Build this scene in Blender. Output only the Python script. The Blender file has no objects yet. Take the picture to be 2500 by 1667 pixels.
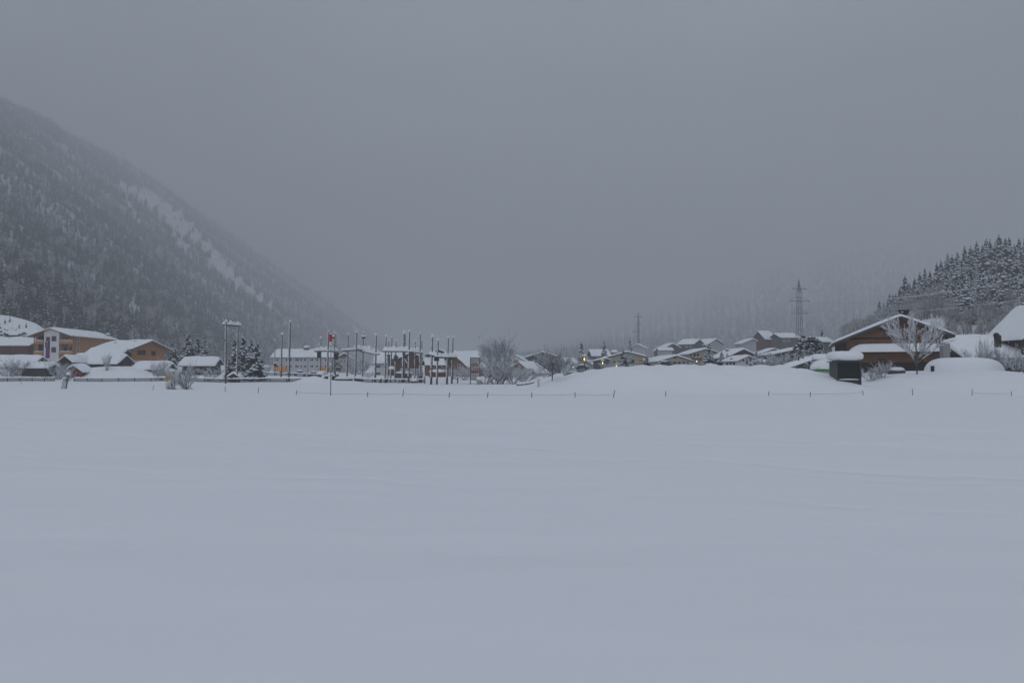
import bpy, math, random
import numpy as np
from mathutils import Vector
R = math.radians
S = bpy.context.scene
COL = S.collection
rnd = random.Random(7)

# ------------------------------------------------------------------ camera
F, YH, CZ = 1960.0, 915.0, 2.2            # focal length in photo pixels, horizon row, eye height
TH = math.atan((YH - 833.5) / F)
cam_d = bpy.data.cameras.new('camera'); cam = bpy.data.objects.new('camera', cam_d); COL.objects.link(cam)
cam_d.sensor_width = 36.0; cam_d.lens = 36.0 * F / 2500.0
cam_d.clip_start = 0.1; cam_d.clip_end = 8000
cam.location = (0, 0, CZ); cam.rotation_euler = (math.pi / 2 + TH, 0, 0)
S.camera = cam

# ------------------------------------------------------------------ sky: overcast (brighter towards the zenith), snow cloud
SUN_EL, SUN_AZ = R(38), R(200)
w = bpy.data.worlds.new('World'); S.world = w; w.use_nodes = True
nt = w.node_tree; nt.nodes.clear()
def N(t, ty, **k):
    n = t.nodes.new(ty)
    for a, b in k.items(): setattr(n, a, b)
    return n
out = N(nt, 'ShaderNodeOutputWorld')
tc = N(nt, 'ShaderNodeTexCoord'); sep = N(nt, 'ShaderNodeSeparateXYZ')
nt.links.new(tc.outputs['Generated'], sep.inputs[0])
mr = N(nt, 'ShaderNodeMapRange'); mr.inputs[1].default_value = 0.0; mr.inputs[2].default_value = 1.0
mr.inputs[3].default_value = 0.0; mr.inputs[4].default_value = 1.0
nt.links.new(sep.outputs['Z'], mr.inputs[0])
mixg = N(nt, 'ShaderNodeMix', data_type='RGBA')
mixg.inputs[6].default_value = (0.176, 0.199, 0.237, 1)      # cloud at the horizon
mixg.inputs[7].default_value = (0.580, 0.645, 0.742, 1)      # cloud at the zenith
pw = N(nt, 'ShaderNodeMath', operation='POWER'); pw.inputs[1].default_value = 1.4
nt.links.new(mr.outputs[0], pw.inputs[0]); nt.links.new(pw.outputs[0], mixg.inputs[0])
sky = N(nt, 'ShaderNodeTexSky', sky_type='NISHITA'); sky.sun_disc = False
sky.sun_elevation = SUN_EL; sky.sun_rotation = SUN_AZ
cn = N(nt, 'ShaderNodeTexNoise'); cn.inputs['Scale'].default_value = 2.2; cn.inputs['Detail'].default_value = 4; cn.inputs['Roughness'].default_value = 0.55
cm = N(nt, 'ShaderNodeMapping'); cm.inputs['Scale'].default_value = (1, 1, 2.2); nt.links.new(tc.outputs['Generated'], cm.inputs[0]); nt.links.new(cm.outputs[0], cn.inputs['Vector'])
cs = N(nt, 'ShaderNodeMapRange'); cs.inputs[1].default_value = 0.3; cs.inputs[2].default_value = 0.7; cs.inputs[3].default_value = 0.86; cs.inputs[4].default_value = 1.14
nt.links.new(cn.outputs['Fac'], cs.inputs[0])
vm = N(nt, 'ShaderNodeVectorMath', operation='SCALE'); nt.links.new(mixg.outputs[2], vm.inputs[0]); nt.links.new(cs.outputs[0], vm.inputs['Scale'])
bg1 = N(nt, 'ShaderNodeBackground'); bg1.inputs[1].default_value = 1.0
bg2 = N(nt, 'ShaderNodeBackground'); bg2.inputs[1].default_value = 0.05
nt.links.new(vm.outputs[0], bg1.inputs[0]); nt.links.new(sky.outputs[0], bg2.inputs[0])
ms = N(nt, 'ShaderNodeMixShader'); ms.inputs[0].default_value = 0.05
nt.links.new(bg1.outputs[0], ms.inputs[1]); nt.links.new(bg2.outputs[0], ms.inputs[2])
nt.links.new(ms.outputs[0], out.inputs[0])
sd = bpy.data.lights.new('sun', 'SUN'); sd.energy = 0.5; sd.angle = R(80); sd.color = (1.0, 0.97, 0.94)
so = bpy.data.objects.new('sun', sd); COL.objects.link(so)
sv = Vector((math.sin(SUN_AZ) * math.cos(SUN_EL), math.cos(SUN_AZ) * math.cos(SUN_EL), math.sin(SUN_EL)))
so.rotation_euler = sv.to_track_quat('Z', 'Y').to_euler()
so.location = (0, -20, 60)

S.view_settings.view_transform = 'Standard'; S.view_settings.look = 'None'
S.view_settings.exposure = 0.30; S.view_settings.gamma = 1.0; S.view_settings.use_curve_mapping = False
S.render.engine = 'CYCLES'
cy = S.cycles
cy.use_denoising = True
cy.max_bounces = 5; cy.diffuse_bounces = 3; cy.glossy_bounces = 2; cy.transmission_bounces = 2
cy.volume_bounces = 2; cy.transparent_max_bounces = 4
cy.use_adaptive_sampling = False

# ------------------------------------------------------------------ helpers
def P(px, py, D):
    """world point seen at photo pixel (px, py) standing D metres in front of the camera"""
    u, v = (px - 1250) / F, (833.5 - py) / F
    y = math.cos(TH) - v * math.sin(TH); z = math.sin(TH) + v * math.cos(TH)
    return Vector((u / y * D, D, CZ + z / y * D))
def smooth(a, b, x):
    t = np.clip((np.asarray(x, float) - a) / (b - a), 0, 1)
    return t * t * (3 - 2 * t)

def pmat(name, col, rough=0.7, var=0.12, scale=3.0, bump=0.0, bscale=20.0, planks=None, spec=0.3, metal=0.0):
    m = bpy.data.materials.new(name); m.use_nodes = True
    t = m.node_tree; b = t.nodes['Principled BSDF']
    b.inputs['Roughness'].default_value = rough; b.inputs['Metallic'].default_value = metal
    b.inputs['Specular IOR Level'].default_value = spec
    co = N(t, 'ShaderNodeTexCoord')
    no = N(t, 'ShaderNodeTexNoise'); no.inputs['Scale'].default_value = scale; no.inputs['Detail'].default_value = 5
    t.links.new(co.outputs['Object'], no.inputs['Vector'])
    mx = N(t, 'ShaderNodeMix', data_type='RGBA')
    mx.inputs[6].default_value = tuple(c * (1 - var) for c in col) + (1,)
    mx.inputs[7].default_value = tuple(min(1, c * (1 + var)) for c in col) + (1,)
    t.links.new(no.outputs['Fac'], mx.inputs[0]); t.links.new(mx.outputs[2], b.inputs['Base Color'])
    if bump or planks:
        bp = N(t, 'ShaderNodeBump'); bp.inputs['Strength'].default_value = bump or 0.5
        if planks:
            wv = N(t, 'ShaderNodeTexWave', bands_direction=planks[0]); wv.inputs['Scale'].default_value = planks[1]
            wv.inputs['Distortion'].default_value = 0.6; wv.inputs['Detail'].default_value = 2
            t.links.new(co.outputs['Object'], wv.inputs['Vector']); t.links.new(wv.outputs['Fac'], bp.inputs['Height'])
            bp.inputs['Distance'].default_value = 0.06
        else:
            n2 = N(t, 'ShaderNodeTexNoise'); n2.inputs['Scale'].default_value = bscale; n2.inputs['Detail'].default_value = 6
            t.links.new(co.outputs['Object'], n2.inputs['Vector']); t.links.new(n2.outputs['Fac'], bp.inputs['Height'])
            bp.inputs['Distance'].default_value = 0.05
        t.links.new(bp.outputs[0], b.inputs['Normal'])
    return m

M = {}
M['snow'] = pmat('snow', (0.80, 0.825, 0.86), 0.75, 0.03, 1.2, 0.25, 6, spec=0.2)
M['brushsnow'] = pmat('snow_over_brushwood', (0.44, 0.46, 0.49), 0.85, 0.25, .05, spec=0.1)
M['treesnow'] = pmat('tree_snow', (0.62, 0.645, 0.685), 0.8, 0.08, 4, spec=0.1)
M['needle'] = pmat('conifer_needles', (0.036, 0.046, 0.045), 0.8, 0.35, 3, spec=0.1)
M['bark'] = pmat('bark', (0.075, 0.062, 0.055), 0.9, 0.3, 4, spec=0.1)
M['twig'] = pmat('frosted_twigs', (0.17, 0.155, 0.155), 0.9, 0.3, 3, spec=0.1)
M['wood_honey'] = pmat('honey_larch_boards', (0.42, 0.205, 0.075), 0.7, 0.2, 2.5, planks=('X', 3.0))
M['wood_honey_side'] = pmat('honey_larch_boards_side', (0.42, 0.205, 0.075), 0.7, 0.2, 2.5, planks=('Y', 3.0))
M['wood_brown'] = pmat('brown_log_boards', (0.20, 0.098, 0.047), 0.8, 0.45, 1.6, planks=('Z', 2.2))
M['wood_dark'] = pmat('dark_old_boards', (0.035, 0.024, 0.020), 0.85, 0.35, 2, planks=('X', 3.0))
M['wood_red'] = pmat('red_brown_boards', (0.105, 0.040, 0.032), 0.8, 0.3, 2, planks=('X', 2.5))
M['wood_redhut'] = pmat('red_painted_boards', (0.16, 0.020, 0.020), 0.7, 0.3, 2, planks=('X', 4))
M['wood_orange'] = pmat('orange_boards', (0.30, 0.115, 0.045), 0.7, 0.2, 2.5, planks=('X', 3.0))
M['wood_grey'] = pmat('weathered_grey_boards', (0.085, 0.082, 0.082), 0.85, 0.3, 2, planks=('X', 2.0))
M['verge'] = pmat('dark_verge_boards', (0.060, 0.052, 0.047), 0.8, 0.25, 2)
M['verge_honey'] = pmat('honey_verge_boards', (0.22, 0.13, 0.065), 0.75, 0.2, 2)
M['plaster'] = pmat('white_plaster', (0.62, 0.62, 0.63), 0.85, 0.05, 1.5)
M['plaster_cream'] = pmat('cream_plaster', (0.41, 0.385, 0.325), 0.85, 0.08, 1.5)
M['plaster_grey'] = pmat('grey_plaster', (0.40, 0.41, 0.43), 0.85, 0.08, 1.5)
M['plaster_blue'] = pmat('pale_blue_grey_render', (0.47, 0.50, 0.54), 0.85, 0.06, 1.5)
M['slate'] = pmat('dark_grey_cladding', (0.055, 0.062, 0.072), 0.8, 0.2, 1.5, planks=('X', 1.5))
M['concrete'] = pmat('concrete', (0.30, 0.30, 0.30), 0.9, 0.1, 2)
M['pole'] = pmat('weathered_round_timber', (0.105, 0.098, 0.092), 0.85, 0.35, 5)
M['glass'] = pmat('window_glass', (0.020, 0.024, 0.030), 0.15, 0.1, 1, spec=0.5)
M['white'] = pmat('white_paint', (0.70, 0.70, 0.70), 0.6, 0.05, 2)
M['orange'] = pmat('orange_panel', (0.62, 0.26, 0.045), 0.6, 0.08, 2)
M['purple'] = pmat('purple_banner', (0.115, 0.020, 0.110), 0.6, 0.08, 2)
M['navy'] = pmat('navy_print', (0.012, 0.022, 0.060), 0.6, 0.05, 2)
M['red'] = pmat('red_cloth', (0.50, 0.022, 0.035), 0.6, 0.1, 4)
M['metal'] = pmat('galvanised_steel', (0.26, 0.275, 0.29), 0.5, 0.15, 3, metal=0.3)
M['pylon'] = pmat('weathered_pylon_steel', (0.17, 0.175, 0.18), 0.6, 0.15, 3)
M['steel_dark'] = pmat('dark_steel', (0.05, 0.055, 0.06), 0.5, 0.2, 3)
M['black'] = pmat('black_boards', (0.012, 0.013, 0.015), 0.7, 0.2, 2, planks=('Z', 4.0))
M['green'] = pmat('green_paint', (0.045, 0.22, 0.045), 0.5, 0.12, 3)
M['yellow'] = pmat('ochre_paint', (0.36, 0.22, 0.06), 0.6, 0.1, 3)
M['brick'] = pmat('dark_red_brick', (0.075, 0.035, 0.032), 0.85, 0.3, 6)
M['car_dark'] = pmat('dark_car_paint', (0.030, 0.034, 0.040), 0.35, 0.1, 2)
M['sign_brown'] = pmat('sign_brown_print', (0.20, 0.155, 0.135), 0.5, 0.08, 3)
M['sign_grey'] = pmat('sign_grey_print', (0.38, 0.39, 0.40), 0.5, 0.05, 3)
M['sign_pale'] = pmat('sign_pale_print', (0.52, 0.50, 0.48), 0.5, 0.05, 3)
M['sign_red'] = pmat('sign_red_band', (0.28, 0.035, 0.06), 0.5, 0.05, 3)
M['sign_green'] = pmat('sign_green_print', (0.25, 0.33, 0.16), 0.5, 0.05, 3)
def glow(name, col, st):
    m = bpy.data.materials.new(name); m.use_nodes = True; b = m.node_tree.nodes['Principled BSDF']
    b.inputs['Base Color'].default_value = col + (1,); b.inputs['Emission Color'].default_value = col + (1,)
    b.inputs['Emission Strength'].default_value = st
    return m
M['lamp'] = glow('lit_lamp', (1.0, 0.80, 0.18), 3.2)
M['lampglass'] = glow('amber_lamp_glass', (0.55, 0.42, 0.08), 0.35)
M['lampwhite'] = glow('lit_white_lamp', (0.95, 0.93, 0.85), 1.2)

class MB:
    def __init__(s): s.v = []; s.f = []; s.m = []
    def add(s, vs, fs, mi=0):
        o = len(s.v); s.v += [tuple(v) for v in vs]
        s.f += [tuple(i + o for i in f) for f in fs]; s.m += [mi] * len(fs)
    def box(s, c, d, mi=0, rz=0.0, taper=1.0):
        hx, hy, hz = d[0] / 2, d[1] / 2, d[2] / 2; cs, sn = math.cos(rz), math.sin(rz); vs = []
        for k in (-1, 1):
            tp = taper if k > 0 else 1.0
            for a, b in ((-1, -1), (1, -1), (1, 1), (-1, 1)):
                x, y = a * hx * tp, b * hy * tp
                vs.append((c[0] + x * cs - y * sn, c[1] + x * sn + y * cs, c[2] + k * hz))
        s.add(vs, [(3, 2, 1, 0), (4, 5, 6, 7), (0, 1, 5, 4), (1, 2, 6, 5), (2, 3, 7, 6), (3, 0, 4, 7)], mi)
    def beam(s, a, b, wd, ht, mi=0):
        a, b = Vector(a), Vector(b); d = (b - a).normalized()
        sd = d.cross(Vector((0, 0, 1)))
        sd = sd.normalized() if sd.length > 1e-4 else Vector((1, 0, 0))
        up = sd.cross(d).normalized(); vs = []
        for p in (a, b):
            for i, j in ((-1, -1), (1, -1), (1, 1), (-1, 1)): vs.append(p + sd * (i * wd / 2) + up * (j * ht / 2))
        s.add(vs, [(0, 1, 2, 3), (7, 6, 5, 4), (0, 4, 5, 1), (1, 5, 6, 2), (2, 6, 7, 3), (3, 7, 4, 0)], mi)
    def tube(s, pts, rad, n=6, mi=0, cap=True):
        pts = [Vector(p) for p in pts]; vs = []; fs = []
        for i, p in enumerate(pts):
            d = (pts[min(i + 1, len(pts) - 1)] - pts[max(i - 1, 0)]).normalized()
            a = d.cross(Vector((0, 0, 1)))
            a = a.normalized() if a.length > 0.05 else d.cross(Vector((0, 1, 0))).normalized()
            b = d.cross(a)
            r = rad[i] if hasattr(rad, '__len__') else rad
            for k in range(n):
                t = 2 * math.pi * k / n; vs.append(p + (a * math.cos(t) + b * math.sin(t)) * r)
        for i in range(len(pts) - 1):
            for k in range(n):
                k2 = (k + 1) % n; fs.append((i * n + k, i * n + k2, (i + 1) * n + k2, (i + 1) * n + k))
        if cap:
            fs.append(tuple(range(n))[::-1]); fs.append(tuple(range((len(pts) - 1) * n, len(pts) * n)))
        s.add(vs, fs, mi)
    def blob(s, c, r, mi=0, n=10, rings=6, flat=0.25, jit=0.06, seed=0):
        q = random.Random(seed + int(abs(c[0]) * 31 + abs(c[2]) * 17)); vs = []; fs = []
        for i in range(rings + 1):
            ph = -math.pi / 2 + math.pi * i / rings
            for k in range(n):
                t = 2 * math.pi * k / n; j = 1 + q.uniform(-jit, jit) * (0 < i < rings)
                cz = math.sin(ph); cz = cz * flat if cz < 0 else cz
                cx = math.copysign(abs(math.cos(ph)) ** 0.7, math.cos(ph))
                vs.append((c[0] + r[0] * cx * math.cos(t) * j, c[1] + r[1] * cx * math.sin(t) * j, c[2] + r[2] * cz * j))
        for i in range(rings):
            for k in range(n):
                k2 = (k + 1) % n; fs.append((i * n + k, i * n + k2, (i + 1) * n + k2, (i + 1) * n + k))
        s.add(vs, fs, mi)
    def extrude(s, poly, y0, y1, mi=0):
        """closed (x, z) outline pulled along y"""
        n = len(poly)
        vs = [(x, y0, z) for x, z in poly] + [(x, y1, z) for x, z in poly]
        fs = [tuple(range(n)), tuple(range(n, 2 * n))[::-1]] + [(i, i + n, (i + 1) % n + n, (i + 1) % n) for i in range(n)]
        s.add(vs, fs, mi)
    def mesh(s, name, mats, sm=False):
        me = bpy.data.meshes.new(name); me.from_pydata(s.v, [], s.f)
        for m in (mats if isinstance(mats, (list, tuple)) else [mats]): me.materials.append(M[m] if isinstance(m, str) else m)
        if any(s.m): me.polygons.foreach_set('material_index', s.m)
        if sm: me.polygons.foreach_set('use_smooth', [True] * len(s.f))
        me.update(); return me
    def build(s, name, mats, parent=None, sm=False, off=None):
        if off is not None: s.v = [(x - off[0], y - off[1], z - off[2]) for x, y, z in s.v]
        return obj(name, s.mesh(name, mats, sm), parent)
def obj(name, me, parent=None):
    o = bpy.data.objects.new(name, me); COL.objects.link(o)
    if parent is not None: o.parent = parent
    return o
def tag(o, label=None, cat=None, group=None, kind=None):
    if label: o['label'] = label
    if cat: o['category'] = cat
    if group: o['group'] = group
    if kind: o['kind'] = kind
    return o
def thing(name, label, cat, loc=(0, 0, 0), rz=0.0, group=None, scale=None):
    o = bpy.data.objects.new(name, None); COL.objects.link(o); o.empty_display_size = 0.2
    o.location = loc; o.rotation_euler = (0, 0, rz)
    if scale: o.scale = scale
    return tag(o, label, cat, group)

# ------------------------------------------------------------------ the ground
LROW = ([-400, 0, 60, 100, 130, 150, 165, 180, 195, 215, 260, 300, 330, 360, 385, 450, 550, 640, 760],
        [890, 893, 896, 898, 904, 918, 925, 922, 908, 898, 894, 896, 904, 914, 920, 917, 918, 919, 922])
RROW = ([1250, 1330, 1400, 1450, 1500, 1560, 1640, 1760, 1880, 1930, 1970, 1990, 2015, 2040, 2105, 2140, 2200, 2260, 2300, 2350, 2450, 2520, 2800],
        [937, 930, 914, 904, 898, 895, 894, 894, 895, 899, 905, 912, 924, 934, 931, 920, 913, 909, 905, 904, 906, 912, 905])
_q = random.Random(12)
LUMPS = [(_q.uniform(14, 38), _q.uniform(105.5, 112), _q.uniform(.5, 1.4), _q.uniform(-.16, .2)) for _ in range(70)] + [(_q.uniform(30, 43), _q.uniform(96, 106), _q.uniform(.35, .9), _q.uniform(.05, .15)) for _ in range(45)]
def ground(x, y):
    x = np.asarray(x, float); y = np.asarray(y, float)
    h = np.interp(y, [-500, 0, 100, 150, 200, 230, 300, 350, 450, 700, 2700], [0, 0, 0, .1, .6, 1.5, 2.3, 2.6, 3, 4, 6])
    h = h + (0.05 * np.sin(x * .21 + y * .13) + 0.045 * np.sin(x * .09 - y * .31 + 1) + 0.02 * np.sin(x * .53 + y * .71)) * np.clip(y / 25, 0.2, 1)
    pl = 1250 + F * x / 212
    zl = CZ + (YH - np.interp(pl, *LROW)) / F * 212
    wl = smooth(203.5, 212, y) * (1 - smooth(640, 760, pl))
    h = h + wl * (np.maximum(h, zl + (y - 212) * .012) - h)
    pr = 1250 + F * x / 110
    zr = CZ + (YH - np.interp(pr, *RROW)) / F * 110
    zr = zr - (0.7 * smooth(112, 126, y)) * (1 - smooth(1950, 2050, pr)) + (0.10 * np.sin(x * .83 + y * .5) + 0.08 * np.sin(x * 1.9 - y * .7 + 2) + .05 * np.sin(x * 3.3 + y * 1.9)) * (1 - smooth(1900, 2100, pr))
    wr = smooth(88, 108, y) * smooth(1262, 1340, pr)
    h = h + wr * (np.maximum(h, zr) - h)
    for lx, ly, lr, la in LUMPS:
        h = h + la * np.exp(-((x - lx) / lr) ** 2 - ((y - ly) / (lr * .9)) ** 2)
    h = h + smooth(295, 430, y) * smooth(25, 90, x) * (9.5 + 7 * smooth(90, 200, x))
    h = h + 1.5 * np.exp(-((x + 44.0) / 3.6) ** 2 - ((y - 178) / 4.0) ** 2)          # ploughed heap
    h = h + 0.5 * np.exp(-((x + 36.5) / 4.6) ** 2 - ((y - 180) / 3.5) ** 2)
    h = h - 0.9 * smooth(0, 5, x - (57 + (y - 60) * .18)) * smooth(62, 80, y) * (1 - smooth(100, 112, y))
    return h
def gz(x, y): return float(ground(x, y))
def hit(px, py, d0=30, d1=420):
    """where the line of sight through a pixel meets the snow"""
    d = d0
    while d < d1:
        p = P(px, py, d)
        if p.z <= gz(p.x, d): return Vector((p.x, d, gz(p.x, d)))
        d += 0.5
    p = P(px, py, 200); return Vector((p.x, 200, gz(p.x, 200)))
def on(px, D):
    x = (px - 1250) / F * D; return Vector((x, D, gz(x, D)))

def grid_obj(name, X, Y, Z, mat):
    r, c = X.shape
    v = np.stack([X, Y, Z], -1).reshape(-1, 3)
    i = np.arange((r - 1) * c).reshape(r - 1, c)[:, :-1].ravel()
    f = np.stack([i, i + 1, i + 1 + c, i + c], 1)
    me = bpy.data.meshes.new(name); me.vertices.add(len(v)); me.vertices.foreach_set('co', v.ravel())
    me.loops.add(f.size); me.loops.foreach_set('vertex_index', f.ravel().astype(np.int32))
    me.polygons.add(len(f)); me.polygons.foreach_set('loop_start', np.arange(0, f.size, 4, dtype=np.int32))
    me.polygons.foreach_set('loop_total', np.full(len(f), 4, np.int32))
    me.polygons.foreach_set('use_smooth', np.ones(len(f), bool))
    me.update(); me.validate()
    if mat: me.materials.append(mat)
    return tag(obj(name, me), kind='structure')

def snow_field_mat():
    m = bpy.data.materials.new('field_snow'); m.use_nodes = True; t = m.node_tree; b = t.nodes['Principled BSDF']
    b.inputs['Roughness'].default_value = 0.7; b.inputs['Specular IOR Level'].default_value = 0.2
    geo = N(t, 'ShaderNodeNewGeometry')
    def noise(sc, det, mp):
        mpn = N(t, 'ShaderNodeMapping'); mpn.inputs['Scale'].default_value = mp
        t.links.new(geo.outputs['Position'], mpn.inputs[0])
        n = N(t, 'ShaderNodeTexNoise'); n.inputs['Scale'].default_value = sc; n.inputs['Detail'].default_value = det
        t.links.new(mpn.outputs[0], n.inputs['Vector']); return n
    a = noise(0.14, 3, (0.5, 1.5, 1)); c = noise(1.6, 5, (0.6, 1.6, 1)); e = noise(0.035, 2, (1, 1, 1))
    cr = N(t, 'ShaderNodeValToRGB'); cr.color_ramp.elements[0].position = 0.3; cr.color_ramp.elements[1].position = 0.7
    cr.color_ramp.elements[0].color = (0.796, 0.814, 0.860, 1); cr.color_ramp.elements[1].color = (0.820, 0.835, 0.875, 1)
    t.links.new(e.outputs['Fac'], cr.inputs[0]); t.links.new(cr.outputs[0], b.inputs['Base Color'])
    # old tracks: shallow grooves, broken up by noise
    sp = N(t, 'ShaderNodeSeparateXYZ'); t.links.new(geo.outputs['Position'], sp.inputs[0])
    def mth(op, x, y=None, z=None):
        n = N(t, 'ShaderNodeMath', operation=op)
        for i, v in enumerate((x, y, z)):
            if v is None: continue
            if isinstance(v, (int, float)): n.inputs[i].default_value = v
            else: t.links.new(v, n.inputs[i])
        return n.outputs[0]
    wob = noise(0.22, 2, (1, 1, 1)).outputs['Fac']; brk = noise(0.16, 2, (1, 1, 1)).outputs['Fac']; fine = noise(2.2, 3, (1, 1, 1)).outputs['Fac']
    tot = None
    for k, c0, wd, dep in ((.724, 24.47, .32, 1.0), (.23, 27.4, .26, .8), (1.33, 40.5, .5, .8), (.55, 21.5, .4, .7), (.30, 15.6, .5, .7)):
        d = mth('MULTIPLY', mth('ADD', mth('ADD', mth('MULTIPLY', sp.outputs[0], k), sp.outputs[1]), mth('MULTIPLY_ADD', wob, 5.0, -c0 - 2.5)), 1 / math.hypot(1, k))
        g = mth('POWER', 2.718, mth('MULTIPLY', mth('MULTIPLY', d, d), -1 / (wd * wd)))
        g = mth('MULTIPLY', g, mth('MULTIPLY', mth('SMOOTH_MIN', mth('MAXIMUM', mth('MULTIPLY_ADD', brk, 4.0, -1.7), 0.0), 1.0, .1), -dep))
        g = mth('MULTIPLY', g, mth('MULTIPLY_ADD', fine, 1.2, .4)); tot = g if tot is None else mth('ADD', tot, g)
    b0 = N(t, 'ShaderNodeBump'); b0.inputs['Strength'].default_value = 1.0; b0.inputs['Distance'].default_value = 0.085
    t.links.new(tot, b0.inputs['Height'])
    b1 = N(t, 'ShaderNodeBump'); b1.inputs['Strength'].default_value = 0.6; b1.inputs['Distance'].default_value = 0.5
    t.links.new(a.outputs['Fac'], b1.inputs['Height']); t.links.new(b0.outputs[0], b1.inputs['Normal'])
    b2 = N(t, 'ShaderNodeBump'); b2.inputs['Strength'].default_value = 0.35; b2.inputs['Distance'].default_value = 0.035
    t.links.new(c.outputs['Fac'], b2.inputs['Height']); t.links.new(b1.outputs[0], b2.inputs['Normal'])
    t.links.new(b2.outputs[0], b.inputs['Normal'])
    return m
M['field'] = snow_field_mat()
ys = np.concatenate([np.linspace(-380, -20, 10), np.linspace(-10, 20, 40), np.geomspace(20.5, 84, 70), np.arange(84.6, 131, 0.8),
                     np.arange(132, 196, 2.0), np.arange(197, 216, 0.8), np.arange(218, 300, 4), np.arange(305, 480, 8), np.geomspace(500, 5800, 28)])
tt = np.linspace(-1, 1, 641)
wy = 55 + 0.80 * np.clip(ys, 0, None)
X = tt[None, :] * wy[:, None]; Y = np.repeat(ys[:, None], tt.size, 1)
grid_obj('snow_ground', X, Y, ground(X, Y), M['field'])

# left valley side
CREST = [(0, 236, 2500), (60, 268, 2600), (150, 312, 2850), (250, 364, 3150), (330, 406, 3400), (400, 452, 3650), (478, 524, 4000), (545, 596, 4350), (608, 676, 4800), (668, 746, 5200), (730, 812, 5550), (820, 872, 5800)]
CP = np.array([tuple(P(px_, py_ + 9, D_)) for px_, py_, D_ in CREST])
def mbase(y): return np.interp(y, [200, 300, 700, 1500, 5800], [-178, -190, -245, -330, -420])
def mcrest(y): return np.interp(y, CP[:, 1], CP[:, 0])
def mside(x, y):
    H = np.interp(y, CP[:, 1], CP[:, 2])
    t = (mbase(y) - x) / (mbase(y) - mcrest(y))
    g = np.where(t < 1, np.clip(t, 0, 1) ** 1.06, 1 - 0.3 * (t - 1))
    n = 14 * np.sin(y * .009 + x * .006) + 9 * np.sin(y * .023 + x * .004 + 1.3) + 3 * np.sin(y * .083 + x * .03)
    return 1.5 + H * g + n * np.clip(t * 3, 0, 1) * np.clip(1.25 - t, 0.12, 1)
my = np.concatenate([np.linspace(230, 1500, 150), np.linspace(1520, 5800, 150)]); mx = np.linspace(-.02, 1.35, 110)
Ym = np.repeat(my[:, None], 110, 1); Xm = mbase(Ym) + (mcrest(Ym) - mbase(Ym)) * mx[None, :]
def proj(x, y, z):
    dy = y * math.cos(TH) + (z - CZ) * math.sin(TH); dz = -y * math.sin(TH) + (z - CZ) * math.cos(TH)
    return 1250 + F * x / dy, 833.5 - F * dz / dy
CLEAR = [(300, 455, 14), (325, 466, 18), (350, 478, 22), (375, 492, 26), (400, 512, 26), (425, 535, 26), (450, 560, 24), (478, 582, 20), (505, 603, 20),
         (525, 625, 20), (540, 645, 20), (560, 665, 20), (585, 688, 18), (610, 708, 16), (635, 728, 14), (660, 744, 12),
         (425, 575, 9), (440, 590, 11), (455, 602, 9), (318, 500, 9), (325, 525, 10), (340, 545, 8), (120, 620, 6), (120, 632, 5), (180, 620, 6), (195, 640, 7),
         (440, 520, 10), (470, 550, 10), (4, 600, 6), (245, 655, 4)]
CL = np.array(CLEAR, float)
Zm = mside(Xm, Ym); mo = grid_obj('mountain_side', Xm, Ym, Zm, None)
Pu, Pv = proj(Xm.ravel(), Ym.ravel(), Zm.ravel())
dm = np.min(np.hypot(Pu[:, None] - CL[None, :, 0], Pv[:, None] - CL[None, :, 1]) / CL[None, :, 2], axis=1)
at = mo.data.attributes.new('deep_snow', 'FLOAT', 'POINT'); at.data.foreach_set('value', np.clip(1.55 - dm * 1.2, 0, 1).astype(np.float32))
mm = pmat('mountain_snow', (0.44, 0.46, 0.49), 0.85, 0.25, .05, spec=0.1); mt = mm.node_tree; bs = mt.nodes['Principled BSDF']
src = bs.inputs['Base Color'].links[0].from_socket; mxx = N(mt, 'ShaderNodeMix', data_type='RGBA'); an = N(mt, 'ShaderNodeAttribute', attribute_name='deep_snow')
mt.links.new(an.outputs['Fac'], mxx.inputs[0]); mt.links.new(src, mxx.inputs[6]); mxx.inputs[7].default_value = (0.74, 0.76, 0.79, 1); mt.links.new(mxx.outputs[2], bs.inputs['Base Color'])
mo.data.materials.append(mm)
# small white slope behind the hotel
def strip_surf(name, cols, rows, mat='snow'):
    """rows: list of lists of (py or ('z', z), D) per column"""
    pts = []
    for r in rows:
        line = []
        for cpx, (a, D) in zip(cols, r):
            if isinstance(a, tuple): line.append(((cpx - 1250) / F * D, D, a[1]))
            else: line.append(tuple(P(cpx, a, D)))
        pts.append(line)
    A = np.array(pts)
    rr = np.linspace(0, A.shape[0] - 1, (A.shape[0] - 1) * 10 + 1); cc = np.linspace(0, A.shape[1] - 1, (A.shape[1] - 1) * 8 + 1)
    def lerp(B, s):
        i = np.clip(np.floor(s).astype(int), 0, B.shape[0] - 2); f = (s - i); f = f * f * (3 - 2 * f) * .4 + f * .6
        return B[i] * (1 - f)[:, None, None] + B[i + 1] * f[:, None, None]
    G = lerp(A, rr); G = lerp(G.transpose(1, 0, 2), cc).transpose(1, 0, 2)
    G[..., 2] += 0.6 * np.sin(G[..., 0] * .11 + G[..., 1] * .07)
    grid_obj(name, G[..., 0], G[..., 1], G[..., 2], M[mat])
    return G
c0 = [-160, -60, 0, 30, 60, 90, 115, 140]
strip_surf('white_slope', c0, [[(('z', 2), 300)] * 8,
                               [(p, 345) for p in (762, 764, 768, 774, 783, 794, 811, 850)],
                               [(('z', 4), 400)] * 8])
cR = [2040, 2100, 2150, 2213, 2319, 2400, 2500, 2640, 2850]
crest = [836, 815, 793, 750, 698, 668, 650, 620, 590]
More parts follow.
